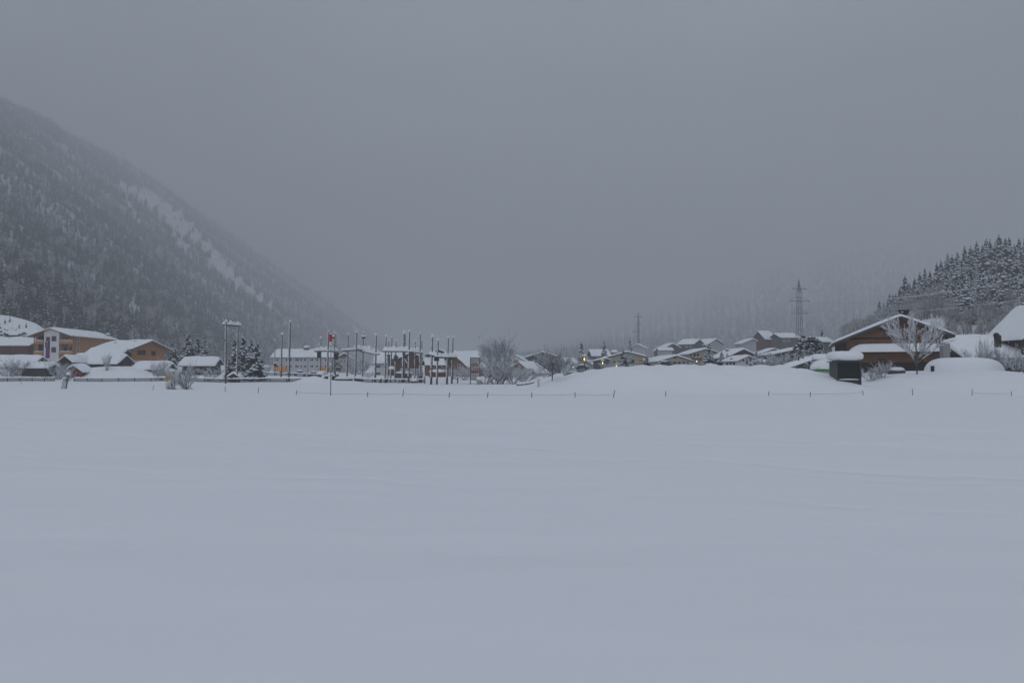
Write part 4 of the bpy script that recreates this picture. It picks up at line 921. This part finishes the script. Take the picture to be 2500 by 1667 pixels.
# flag mast
p = hit(807, 966, 60); o = thing('flag_mast', 'thin mast with a rolled red and white flag standing in the snow field', 'flag', p); D = p.y
m = MB(); t_ = P(808.5, 806, D); m.tube([p - Vector((0, 0, .4)), P(807.6, 900, D), t_], [.055, .05, .03], 6); m.build('mast', 'metal', o, True, p)
def rag(mat, r0, r1, w0, w1, nm, sd_):
    m = MB(); q = random.Random(sd_); n = 7; V = []
    for i in range(n):
        t = i / (n - 1); row = r0 + (r1 - r0) * t
        for j in range(10):
            a = 6.283 * j / 10; w_ = (w0 + (w1 - w0) * t) * (1 + .25 * math.sin(3 * a + sd_)) * q.uniform(.9, 1.1); c = P(807.3, row, D)
            V.append((c.x + w_ * math.cos(a) - .02, c.y + w_ * .7 * math.sin(a) - .03, c.z))
    m.add(V, [(i * 10 + j, i * 10 + (j + 1) % 10, (i + 1) * 10 + (j + 1) % 10, (i + 1) * 10 + j) for i in range(n - 1) for j in range(10)]); m.build(nm, mat, o, True, p)
rag('red', 816.5, 834, .16, .15, 'red_cloth', 1); rag('white', 834.3, 844, .12, .05, 'white_cloth', 2)
m = MB(); m.blob(P(807.2, 815, D), (.1, .1, .12), 0, 7, 4, .3); m.build('snow_cap', 'snow', o, True, p)
m = MB(); m.blob(P(807.2, 889, D), (.1, .1, .14), 0, 7, 4, .6); m.build('snow_lump', 'snow', o, True, p)

# picket fences at the left
def picket(pts, lb):
    o = thing('picket_fence', lb, 'fence', pts[0]); off = pts[0]
    rl = MB(); pk = MB(); sn = MB(); q = random.Random(int(pts[0].x))
    for a, b in zip(pts, pts[1:]):
        d = b - a; L = d.length; n = int(L / .24)
        for zz in (.35, .85): rl.beam(a + Vector((0, 0, zz)), b + Vector((0, 0, zz)), .06, .12)
        for i in range(n):
            c = a + d * ((i + .5) / n); h = q.uniform(.92, 1.1); pk.box((c.x, c.y - .05, c.z + h / 2 - .1), (.10, .03, h))
        c = a; po = MB(); po.box((c.x, c.y, c.z + .45), (.16, .16, 1.5)); po.build('post', 'pole', o, False, off)
        V = []; ns = 14
        for i in range(ns + 1):
            t = i / ns; cc = a + d * t; h = q.uniform(.12, .42)
            for j in range(5):
                w_ = -1 + j / 2; V.append((cc.x, cc.y + w_ * .17, cc.z + 1.0 + h * (1 - abs(w_) ** 2)))
        sn.add(V, [(i * 5 + j, (i + 1) * 5 + j, (i + 1) * 5 + j + 1, i * 5 + j + 1) for i in range(ns) for j in range(4)])
    rl.build('rail', 'wood_dark', o, False, off); tag(pk.build('pickets', 'wood_dark', o, False, off), kind='stuff'); sn.build('fence_snow', 'snow', o, True, off)
picket([on(px, 199) - Vector((0, 0, .1)) for px in (-60, -20, 20, 50, 80, 110, 136)], 'snow-topped picket fence at the far left below the bank')
picket([on(px, D) - Vector((0, 0, .15)) for px, D in ((182, 200), (215, 200), (250, 199), (290, 199), (330, 198), (370, 197), (405, 196))], 'snow-topped picket fence below the bank in front of the guesthouse')
picket([on(px, D) - Vector((0, 0, .15)) for px, D in ((462, 193), (500, 192), (540, 190), (580, 189), (620, 188), (660, 187), (700, 185), (736, 183))], 'long dark picket fence in front of the pole frame and spruces')
picket([on(px, D) - Vector((0, 0, .25)) for px, D in ((880, 188), (910, 187), (940, 186), (975, 185), (1005, 183), (1036, 181))], 'low snow-buried fence under the middle rope course platforms')
picket([on(px, D) - Vector((0, 0, .2)) for px, D in ((640, 232), (675, 232), (710, 231), (745, 231), (775, 230))], 'faint far picket fence at the foot of the apartment block')
picket([on(px, D) - Vector((0, 0, .72)) for px, D in ((1262, 152), (1285, 150), (1305, 149))], 'sparse low picket fence right of the big thicket')
# leaning gate panel
p = hit(158, 950, 120); o = thing('leaning_panel', 'leaning weathered fence panel beside a post at the left', 'fence panel', p); s = p.y / F
m = MB()
for k in range(3): m.beam(p + Vector((-.55 + k * .22, 0, -.2)), p + Vector((-.25 + k * .22, .1, 1.5 + .1 * k)), .15, .06)
m.build('boards', 'wood_grey', o, False, p)
m = MB(); m.tube([p + Vector((.15, 0, -.3)), p + Vector((.5, 0, 2.2))], [.11, .09], 6); m.build('post', 'pole', o, False, p)
m = MB(); m.blob(p + Vector((.5, 0, 2.15)), (.35, .3, .35), 0, 8, 5, .3); m.blob(p + Vector((-.1, 0, 1.55)), (.35, .2, .16), 0, 8, 5, .3); m.build('snow_cap', 'snow', o, True, p)
# snow lump under the shrub
p = hit(438, 950, 90); o = thing('snowy_bush', 'low bush bowed under two big lumps of snow before the picket fence', 'bush', p)
for c, r in (((-1.05, 0, .25), (.95, .8, 1.15)), ((.3, -.3, .1), (.95, .8, .75)), ((1.25, .2, .1), (.6, .6, .5)), ((-.3, .5, .4), (.8, .7, 1.0)), ((-.7, -.1, .95), (.45, .45, .6)), ((.5, .4, .7), (.4, .4, .5))):
    m = MB(); m.blob(c, r, 0, 16, 9, .35, .1, 5); m.build('snow_lump', 'snow', o, True)
m = MB(); q = random.Random(3)
for i in range(90):
    x = q.uniform(-1.6, 1.5); m.tube([(x, q.uniform(-.9, .2), -.1), (x + q.uniform(-.3, .3), q.uniform(-1.25, -.8), q.uniform(.1, 1.6))], [.035, .012], 4)
m.blob((-.6, -.7, .02), (.9, .3, .22), 0, 10, 5, 1, .2)
m.build('twigs', 'twig', o)
# ochre box
p = on(417, 196); o = thing('storage_box', 'ochre wooden box with a thick snow cap beside the ragged shrub', 'box', p); s = 196 / F; z1 = P(417, 907, 196).z - p.z
m = MB(); m.box((-.25, 0, z1 / 2 - .2), (14 * s, 1.1, z1 + .4)); m.build('body', 'yellow', o)
m = MB(); m.box((.9, .3, z1 / 2 - .2), (4 * s, .9, z1 * .9 + .4)); m.build('side_panel', 'yellow', o)
m = MB(); m.blob((0, 0, z1), (13 * s, .9, .75), 0, 14, 6, .1); m.build('snow_cap', 'snow', o, True)

# lanterns
def lantern(px, base_row, rows, D, hw, lb, lit=True, lean=0.0):
    p = on(px + lean, D); g0 = p.z; o = thing('street_lamp', lb, 'street lamp', p); s = D / F
    z0, z1 = P(px, rows[1], D).z - p.z, P(px, rows[0], D).z - p.z; dx = -lean * s; h = z1 - z0; w_ = hw * s
    m = MB(); m.tube([(0, 0, -.3), (dx * .5, 0, z0 * .5), (dx, 0, z0)], [.075, .06, .05], 7); m.build('post', 'steel_dark', o, True)
    m = MB(); V = []
    for zz, rr in ((z0, .45), (z0 + h * .12, .55), (z1 - h * .06, 1.0), (z1, 1.05)):
        for a in range(4): V.append((dx + w_ * rr * .7 * math.cos(math.pi / 4 + a * math.pi / 2) * 1.41 * .72, w_ * rr * .72 * math.sin(math.pi / 4 + a * math.pi / 2), zz))
    hd = MB()
    for a in range(4): hd.beam(V[4 + a], V[8 + a], .045, .045)
    for k in (1, 2):
        for a in range(4): hd.beam(V[4 * k + a], V[4 * k + (a + 1) % 4], .045, .05)
    hd.add(V[:8], [(0, 1, 5, 4), (1, 2, 6, 5), (2, 3, 7, 6), (3, 0, 4, 7), (3, 2, 1, 0), (4, 5, 6, 7)])
    hd.add(V[8:] + [(dx, 0, z1 + h * .12)], [(0, 1, 5, 4), (1, 2, 6, 5), (2, 3, 7, 6), (3, 0, 4, 7), (4, 5, 8), (5, 6, 8), (6, 7, 8), (7, 4, 8)])
    hb = hd.build('lantern', 'steel_dark', o)
    if lit:
        m = MB(); c = z0 + h * .56; m.blob((dx, 0, c), (w_ * .32, w_ * .32, h * .17), 0, 10, 6, 1, 0); m.build('bulb', 'lamp', hb, True)
        m = MB(); f = .86; m.add([(dx + (v[0] - dx) * f, v[1] * f + w_ * .12, v[2]) for v in V[4:12]], [(2, 3, 7, 6), (3, 0, 4, 7), (1, 2, 6, 5)]); m.build('glass_pane', 'lampglass', hb)
    else:
        m = MB(); f = .9; m.add([(dx + (v[0] - dx) * f, v[1] * f, v[2]) for v in V[4:12]], [(0, 1, 5, 4), (1, 2, 6, 5), (2, 3, 7, 6), (3, 0, 4, 7)]); m.build('glass_pane', 'steel_dark', hb)
    m = MB(); m.blob((dx, 0, z1 + h * .04), (w_ * 1.0, w_ * 1.0, h * .26), 0, 10, 5, .1); m.build('snow_cap', 'snow', o, True)
lantern(1426.5, 912, (869.5, 886), 112, 6.2, 'nearest lit yellow street lantern on a leaning post left of the mound', lean=4)
lantern(1471, 903, (881, 893), 158, 4.6, 'second lit yellow street lantern on the mound edge', lean=1.5)
lantern(1504.5, 898, (889.5, 898), 190, 3.8, 'small third lit yellow lantern behind the mound edge')
lantern(672, 924, (887, 896), 222, 6, 'unlit dark lantern with snow hat left of the apartment block', lit=False)
o = thing('wall_lamp', 'small white lit lamp beside the cream hall', 'lamp', P(1701, 882, 246))
m = MB(); m.blob((0, 0, 0), (.2, .2, .2), 0, 10, 6, 1, 0); m.build('globe', 'lampwhite', o, True)
m = MB(); m.tube([(0, .1, -3.6), (0, .1, -.2)], .05, 6); m.build('post', 'steel_dark', o)
o = thing('wall_lamp', 'tiny white lit lamp in the snow right of the frosted copse', 'lamp', P(1399, 896, 280))
m = MB(); m.blob((0, 0, 0), (.15, .15, .15), 0, 10, 6, 1, 0); m.build('globe', 'lampwhite', o, True)
m = MB(); m.tube([(0, .1, -3), (0, .1, -.15)], .05, 6); m.build('post', 'steel_dark', o)

# sign board
D = 166; p = on(1160, D); o = thing('sign_board', 'upright framed information board with snow cap beside the thicket', 'sign', p); s = D / F; Z = lambda r: P(1160, r, D).z - p.z
for px in (1148.6, 1171.4): m = MB(); m.box(((px - 1160) * s, 0, (Z(873) - .3) / 2), (.17, .2, Z(873) + .3)); m.build('post', 'steel_dark', o)
for r in (873.5, 926.5): m = MB(); m.box((0, 0, Z(r)), (21.4 * s, .18, .16)); m.build('crossbar', 'steel_dark', o)
m = MB(); m.box((0, .02, (Z(874) + Z(926)) / 2), (20.8 * s, .08, Z(875) - Z(925))); pn = m.build('panel', 'sign_grey', o)
def plate(nm, mat, x0, x1, r0, r1, yy=-.05, par=pn):
    m = MB(); m.box((((x0 + x1) / 2 - 1160) * s, yy, (Z(r0) + Z(r1)) / 2), ((x1 - x0) * s, .03, Z(r0) - Z(r1))); return m.build(nm, mat, par)
plate('brown_field', 'sign_brown', 1150.6, 1168.6, 886, 905.5); plate('red_band', 'sign_red', 1150, 1168.6, 906, 910.5)
m = MB(); m.tube([(((1159.8 + 8.2 * math.cos(t)) - 1160) * s, -.05, Z(879) + 3.4 * s * math.sin(t)) for t in [6.2832 * i / 20 for i in range(21)]], .05, 4); m.build('oval_emblem', 'sign_brown', pn)
m = MB()
for i, x in enumerate((1152.4, 1157, 1159, 1161.4, 1164, 1166)): m.box(((x - 1160) * s, -.075, Z(896.6 + .3 * (i % 2))), (.11, .02, .32))
for i, x in enumerate((1153, 1158.2, 1164)): m.box(((x - 1160) * s, -.075, Z(902)), (.14, .02, .26))
m.build('lettering', 'sign_pale', pn)
m = MB()
for i, x in enumerate((1153.5, 1156.5, 1158.2, 1161)): m.box(((x - 1160) * s, -.075, Z(916.5)), (.1 + .05 * (i % 2), .02, .5))
m.build('green_marks', 'sign_green', pn)
m = MB(); m.blob((0, 0, Z(872.5)), (13.5 * s, .35, .5), 0, 16, 6, .1, .03); m.build('snow_cap', 'snow', o, True)
p = on(1170, 162); o = thing('boulder', 'small dark boulder with a round snow cushion at the foot of the sign', 'boulder', p); z = P(1170, 925, 162).z - p.z
m = MB(); m.blob((0, 0, z * .5), (.5, .4, max(.3, z * .6)), 0, 8, 5, 1, .15); m.build('stone', 'concrete', o)
m = MB(); m.blob((0, 0, z * .95), (.6, .5, .5), 0, 12, 6, .4); m.build('snow_cushion', 'snow', o, True)

# things lying about under the rope course
def snowed(name, lb, cat, px, D, w_, d_, h_, mat, snow_h, sx=1.12, row=None, rz=0.0):
    p = on(px, D); p.z -= .1
    if row is not None: p.z = P(px, row, D).z
    o = thing(name, lb, cat, p, rz); m = MB(); m.box((0, 0, h_ / 2), (w_, d_, h_)); m.build('body', mat, o)
    m = MB(); m.blob((0, 0, h_ * .98), (w_ / 2 * sx, d_ / 2 * sx, snow_h), 0, 16, 6, .08, .05, int(px)); m.build('snow_cap', 'snow', o, True); return o
o = thing('log_shelter', 'dark broken log shelter half buried in snow left of the flag mast', 'shelter', on(792, 184)); s = 184 / F
m = MB()
for a, b, r in (((-1.8, .3, -.3), (-.6, 0, 1.9), .28), ((-1.3, 0, -.3), (.2, 0, .9), .25), ((.4, 0, -.2), (2.2, 0, -.1), .4), ((2.0, 0, -.4), (2.0, .2, 1.3), .35), ((.4, .3, -.3), (.4, .3, 1.2), .25)): m.tube([a, b], [r, r * .85], 7)
m.build('logs', 'wood_dark', o)
m = MB(); m.beam((-1.7, 0, .9), (-.3, 0, 2.1), 1.8, .15); m.beam((-.5, 0, 2.1), (2.3, 0, 1.35), 1.8, .15); m.build('roof_boards', 'wood_grey', o)
m = MB(); m.blob((-.6, 0, 1.7), (1.3, 1.1, .75), 0, 12, 6, .3); m.blob((1.0, 0, 1.35), (1.6, 1.1, .6), 0, 12, 6, .3); m.build('snow_cap', 'snow', o, True)
snowed('bench', 'long low bench buried in snow right of the log shelter', 'bench', 840, 196, 4.2, .7, .8, 'wood_dark', .75)
snowed('trough', 'dark wooden trough with snow heap below the sloping platform', 'trough', 876, 190, 2.0, 1.0, .9, 'wood_dark', .8)
snowed('snow_lump', 'round snow lump beside the cream gable wall', 'snow lump', 823, 230, 1.0, 1.0, .9, 'twig', .9)
snowed('low_table', 'small low table with snow cushion between the rope course poles', 'table', 1011, 178, 1.5, .9, .5, 'wood_red', .4)
snowed('timber_stack', 'long snow-covered timber stack behind the rope course', 'timber stack', 985, 225, 4.5, 1.2, 1.5, 'steel_dark', .6)
snowed('woodpile', 'low reddish woodpile under snow behind the rightmost rope course frame', 'woodpile', 1070, 232, 5.2, 1.6, 1.5, 'wood_red', .9)
for px, lb in ((930, 'pointed dark stump under the middle platform, left of the pair'), (943, 'dark stump with a snow ball on top under the middle platform')):
    p = on(px, 184); o = thing('tree_stump', lb, 'stump', p); m = MB(); m.tube([(-.15, 0, -.2), (0, 0, .5), (.22, 0, 1.05)], [.32, .26, .08], 7); m.build('wood', 'wood_dark', o)
    m = MB(); m.blob((.1, 0, 1.0), (.22, .2, .2 if px == 930 else .4), 0, 8, 5, .4); m.build('snow_cap', 'snow', o, True)
for px, h in ((1037.5, 1.6), (1117.5, 1.3)):
    p = on(px, 172); o = thing('short_post', 'short dark post %s the rightmost rope course frame' % ('left of' if px < 1100 else 'right of'), 'post', p); m = MB(); m.tube([(0, 0, -.3), (0, 0, h)], [.14, .12], 7); m.build('timber', 'pole', o)
    m = MB(); m.blob((0, 0, h), (.2, .2, .2), 0, 8, 5, .2); m.build('snow_cap', 'snow', o, True)
# clipped hedge
p = on(1397, 140); o = thing('clipped_hedge', 'low clipped hedge dusted with snow below the street lamps', 'hedge', p); s = 140 / F; m = MB(); q = random.Random(9); hz = P(1397, 907, 140).z - p.z
for i in range(520):
    x = q.uniform(-17, 17) * s; m.tube([(x, q.uniform(-.4, .4), -.2), (x + q.uniform(-.12, .12), q.uniform(-.45, .45), hz * q.uniform(.6, 1.0))], [.028, .012], 3)
m.build('twigs', 'twig', o)
m = MB(); m.blob((0, 0, hz * .82), (17 * s, .45, .22), 0, 20, 5, .3, .1); m.build('snow_load', 'treesnow', o, True)
p = hit(1316, 945, 80); o = thing('marker_pole', 'pair of thin dark marker poles in the snow left of the street lamps', 'marker poles', p)
m = MB(); m.tube([(0, 0, -.3), (.0, 0, 1.05)], .04, 5); m.tube([(-.12, .3, -.3), (-.14, .3, .8)], .035, 5); m.build('rods', 'pole', o)

# ------------------------------------------------------------------ cars
def car(px, D, yaw, lb, mat='car_dark', L=4.2, row=None):
    p = on(px, D)
    if row: p.z = P(px, row, D).z
    o = thing('parked_car', lb, 'car', p, yaw)
    prof = [(-L / 2, .35), (-L / 2, .8), (-L * .36, .92), (-L * .22, 1.38), (L * .16, 1.42), (L * .30, .98), (L * .47, .86), (L / 2, .7), (L / 2, .35)]
    m = MB(); m.extrude(prof, -.82, .82); b = m.build('body', mat, o)
    m = MB(); m.extrude([(-L * .33, .96), (-L * .215, 1.3), (L * .14, 1.33), (L * .26, 1.0)], -.835, .835); m.build('side_windows', 'glass', b)
    for x in (-L * .31, L * .31):
        for y in (-.8, .8): m = MB(); m.tube([(x, y - .1, .33), (x, y + .1, .33)], .33, 10); m.build('wheel', 'black', o)
    m = MB(); m.blob((-.05 * L, 0, 1.36), (L * .27, .85, .42), 0, 14, 6, .1); m.build('roof_snow', 'snow', o, True)
    m = MB(); m.blob((L * .38, 0, .85), (L * .13, .8, .22), 0, 10, 5, .1); m.build('bonnet_snow', 'snow', o, True)
    m = MB(); m.blob((-L * .43, 0, .85), (L * .09, .8, .2), 0, 10, 5, .1); m.build('boot_snow', 'snow', o, True)
car(733, 238, .1, 'snow-covered car before the apartment block, left', 'plaster_grey'); car(769, 236, -.1, 'snow-covered car before the apartment block, right')
car(1421, 255, .05, 'dark snow-covered car behind the nearest street lantern', row=902); car(1624, 240, .08, 'dark snow-covered car in front of the cream hall', row=894); car(1852, 205, .05, 'dark snow-capped car right of the white cottage', row=896)

# ------------------------------------------------------------------ right foreground
D = 101; p = hit(2073, 934, 80, 130); D = p.y; s = D / F; o = thing('black_shed', 'small black ticket shed under a thick rounded snow cushion', 'shed', p); Z = lambda r: P(2073, r, D).z - p.z
h = Z(884); w_ = 60 * s
m = MB(); m.box((0, 1.3, h / 2 - .2), (w_ - .2, 2.4, h + .4)); b = m.build('body', 'steel_dark', o)
nb = 11; z0 = Z(927)
m0 = MB(); m0.box((0, 0, 0), (w_ - .34, .05, (h - z0) / nb * .86)); bm = m0.mesh('board', 'black')
for k in range(nb):
    b_ = obj('board', bm, o); b_.location = (0, .07 + .004 * (k % 2), z0 + (h - z0) * (k + .5) / nb)
for sx in (-1, 1): m = MB(); m.box((sx * (w_ / 2 - .07), .03, h / 2 - .15), (.13, .16, h + .3)); m.build('corner_post', 'steel_dark', o)
m = MB(); m.box((0, .0, z0 - .04), (w_ - .1, .26, .1)); sl = m.build('sill', 'steel_dark', o)
m = MB(); m.blob((0, -.02, z0), (w_ / 2 - .12, .16, .14), 0, 12, 4, .1, .03); m.build('sill_snow', 'snow', sl, True)
m = MB(); m.box((0, 1.2, h + .06), (w_ + .3, 3.0, .12)); rf = m.build('roof', 'steel_dark', o)
m = MB(); n = 20; V = []; fs = []; H = Z(857) - h - .1; rx, ry = 38 * s, 1.75
for i in range(13):
    ph = -math.pi / 2 + math.pi * i / 12
    for k in range(28):
        t = 6.2832 * k / 28; c_, s_ = math.cos(t), math.sin(t); e = lambda v, q: math.copysign(abs(v) ** q, v)
        cx = abs(math.cos(ph)) ** .55; V.append((rx * cx * e(c_, .42), 1.2 + ry * cx * e(s_, .42), h + .12 + H * (.5 + .5 * e(math.sin(ph), .75)) + .03 * math.sin(5 * t)))
m.add(V, [(i * 28 + k, i * 28 + (k + 1) % 28, (i + 1) * 28 + (k + 1) % 28, (i + 1) * 28 + k) for i in range(12) for k in range(28)]); m.build('snow_cap', 'snow', rf, True)
# green skip
p = on(2012, 108.5); s = 108.5 / F; o = thing('green_container', 'green steel container buried under a hump of snow left of the black shed', 'container', p); Z = lambda r: P(2012, r, 108.5).z - p.z
m = MB(); m.box((.2, 0, Z(910)), (58 * s, 1.9, Z(901) - Z(919))); b = m.build('body', 'green', o)
m = MB(); m.box((.2, -.97, Z(908)), (58 * s, .06, .09)); m.build('rim', 'sign_pale', b)
m = MB(); m.blob((0, .2, Z(901.5)), (33 * s, 1.2, Z(880) - Z(903)), 0, 20, 8, .1, .05); m.build('snow_load', 'snow', o, True)
p = on(2010, 119); o = thing('carport', 'snow-buried carport on thin posts left of the black shed', 'carport', p); s = 119 / F; Z = lambda r: P(2010, r, 119).z - p.z
m = MB(); m.box((0, 1, Z(880)), (60 * s, 3.4, .15)); m.build('roof', 'wood_grey', o)
m = MB(); m.blob((.1, 1, Z(880)), (34 * s, 2.0, Z(863) - Z(880)), 0, 22, 8, .25, .03); m.build('roof_snow', 'snow', o, True)
m = MB(); m.beam((-33 * s, 1, Z(881)), (-95 * s, 1, Z(901)), 2.4, .12); m.build('lean_roof', 'wood_grey', o)
V = []; n = 18; m = MB()
for i in range(n + 1):
    t = i / n; a = Vector((-30 * s, 1, Z(880))).lerp(Vector((-100 * s, 1, Z(903))), t); e = (1 - t ** 6) ** .5
    for j in range(7): w_ = -1 + j / 3; V.append((a.x, a.y + w_ * 1.5, a.z + .05 + .62 * e * (1 - abs(w_) ** 4) ** .5 * (1 + .1 * math.sin(t * 11))))
m.add(V, [(i * 7 + j, i * 7 + j + 1, (i + 1) * 7 + j + 1, (i + 1) * 7 + j) for i in range(n) for j in range(6)]); m.build('lean_snow', 'snow', o, True)
for px in (1951, 1962, 1976, 2034): m = MB(); x = (px - 2010) * s; m.box((x, .2, Z(900)), (.16, .16, 3.4)); m.build('post', 'wood_grey', o)
# snow block
p = on(2374, 112); o = thing('snow_heap', 'big flat-topped block of drifted snow in front of the long snow roof', 'snow heap', p); s = 112 / F; h = P(2368, 872, 112).z - p.z
m = MB(); V = []
for i in range(13):
    ph = math.pi / 2 * i / 12
    for k in range(36):
        t = 6.2832 * k / 36; e = lambda v, q: math.copysign(abs(v) ** q, v); cx = math.cos(ph) ** .42
        V.append((s * (80 * cx) * e(math.cos(t), .55) * (1 + .12 * (1 - i / 12)), 2.2 + 2.6 * cx * e(math.sin(t), .6) * (1 + .15 * (1 - i / 12)), -.4 + (h + .4) * math.sin(ph) ** .75 + .03 * math.sin(3 * t)))
m.add(V, [(i * 36 + k, i * 36 + (k + 1) % 36, (i + 1) * 36 + (k + 1) % 36, (i + 1) * 36 + k) for i in range(12) for k in range(36)]); m.build('drift', 'snow', o, True)
snowed('snow_bench', 'low snow-covered bench left of the leafless chalet tree', 'bench', 2188, 113, 2.2, .7, .55, 'steel_dark', .5)
p = on(2276, 110.5); o = thing('trash_bin', 'dark bin with snow on top right of the leafless chalet tree', 'bin', p); m = MB(); z = P(2276, 893, 110.5).z - p.z; m.tube([(0, 0, -.2), (0, 0, z)], [.22, .24], 10); m.build('drum', 'wood_dark', o)
m = MB(); m.blob((0, 0, z), (.28, .28, .25), 0, 10, 5, .1); m.build('snow_cap', 'snow', o, True)

# ------------------------------------------------------------------ pylons and wires
def pylon(px, base_row, top_row, D, arms, wb, wt, lb):
    p = P(px, base_row, D); s = D / F; H = P(px, top_row, D).z - p.z; o = thing('power_pylon', lb, 'pylon', p, .12); r = .12 * D / 380
    m = MB(); zt = H * .93; n = 8; c4 = ((-1, -1), (1, -1), (1, 1), (-1, 1))
    hw = lambda z: (wb + (wt - wb) * min(1, z / (H * .55))) * s / 2 * (1 if z < zt else .3)
    zz = [-6 + (zt + 6) * (i / n) ** .92 if i else -6 for i in range(n + 1)]
    for a, b in c4:
        m.tube([(a * hw(z), b * hw(z), z) for z in zz] + [(0, 0, H)], r, 4)
    m.build('legs', 'pylon', o)
    m = MB()
    for i in range(n):
        z0, z1 = zz[i], zz[i + 1]; w0, w1 = hw(z0), hw(z1)
        for k in range(4):
            a, b = c4[k], c4[(k + 1) % 4]
            m.tube([(a[0] * w0, a[1] * w0, z0), (b[0] * w1, b[1] * w1, z1)], r * .35, 3); m.tube([(b[0] * w0, b[1] * w0, z0), (a[0] * w1, a[1] * w1, z1)], r * .35, 3)
    m.build('lattice', 'pylon', o)
    for row, xl, xr in arms:
        z = P(px, row, D).z - p.z; m = MB()
        for y in (-.4, .4): m.tube([(-xl * s, 0, z), (0, y, z + .1), (xr * s, 0, z)], r * 1.3, 4)
        for sx, x in ((-1, xl), (1, xr)): m.tube([(sx * x * s, 0, z), (sx * .3, 0, z + 2.0 * D / 380)], r * .6, 4)
        a = m.build('crossarm', 'pylon', o)
        m = MB(); m.blob((0, 0, z + .15), ((xl + xr) / 2 * s, .35, .35), 0, 14, 4, .2, .15)
        for sx, x in ((-1, xl), (1, xr)): m.blob((sx * x * s, 0, z + .1), (.6, .4, .45), 0, 8, 5, .3)
        m.build('arm_snow', 'treesnow', a, True)
    return o
pylon(1953, 880, 682, 380, [(706, 18, 21), (735, 28, 30), (765, 22, 25)], 17, 9.5, 'near lattice power pylon with three snowy crossarms left of the chalet')
pylon(1559, 868, 764, 700, [(774, 11, 9), (793, 6, 6), (810, 14, 4)], 5, 3.2, 'far misty lattice power pylon above the cream hall')
def wire(a, b, sag, r, lb):
    m = MB(); a, b = Vector(a), Vector(b); n = 26
    m.tube([a.lerp(b, i / n) - Vector((0, 0, 4 * sag * (i / n) * (1 - i / n))) for i in range(n + 1)], r, 5); tag(m.build('power_line', 'treesnow', None, True), lb, 'power line')
wire(P(1984, 736, 380), P(2720, 640, 168), 2.6, .06, 'upper snow-crusted power line sweeping over the chalet to the right')
wire(P(1984, 737, 380), P(2735, 645, 160), 2.3, .05, 'second power line running close below the upper one')
wire(P(1979, 767, 380), P(2720, 700, 168), 2.2, .06, 'lower snow-crusted power line passing behind the dark chimney')
wire(P(1974, 707, 380), P(2720, 590, 168), 2.4, .03, 'faint thin topmost power line')

# falling flakes
q = random.Random(77); m = MB()
for i in range(420):
    D = q.uniform(7, 34); px = q.uniform(-60, 2560); py = q.uniform(150, 900); c = P(px, py, D); r = q.uniform(.004, .0075) * (D / 9) ** .6
    m.add([c + Vector(v) * r for v in ((1, 0, 0), (-1, 0, 0), (0, 1, 0), (0, -1, 0), (0, 0, 1), (0, 0, -1))], [(0, 2, 4), (2, 1, 4), (1, 3, 4), (3, 0, 4), (2, 0, 5), (1, 2, 5), (3, 1, 5), (0, 3, 5)])
tag(m.build('snowflakes', 'treesnow'), 'scattered snowflakes drifting down through the air', 'snowflakes', kind='stuff')

# ------------------------------------------------------------------ snowy air
hm = bpy.data.materials.new('snowy_air'); hm.use_nodes = True; t = hm.node_tree; t.nodes.clear()
ho = N(t, 'ShaderNodeOutputMaterial'); pv = N(t, 'ShaderNodeVolumePrincipled')
pv.inputs['Color'].default_value = (0.74, 0.755, 0.78, 1); pv.inputs['Density'].default_value = 0.00062; pv.inputs['Anisotropy'].default_value = 0.0
t.links.new(pv.outputs[0], ho.inputs['Volume'])
m = MB(); m.box((0, 2700, 510), (10400, 6400, 1030)); hz = m.build('haze', hm); tag(hz, 'pale snowy haze filling the valley', 'haze', kind='stuff')
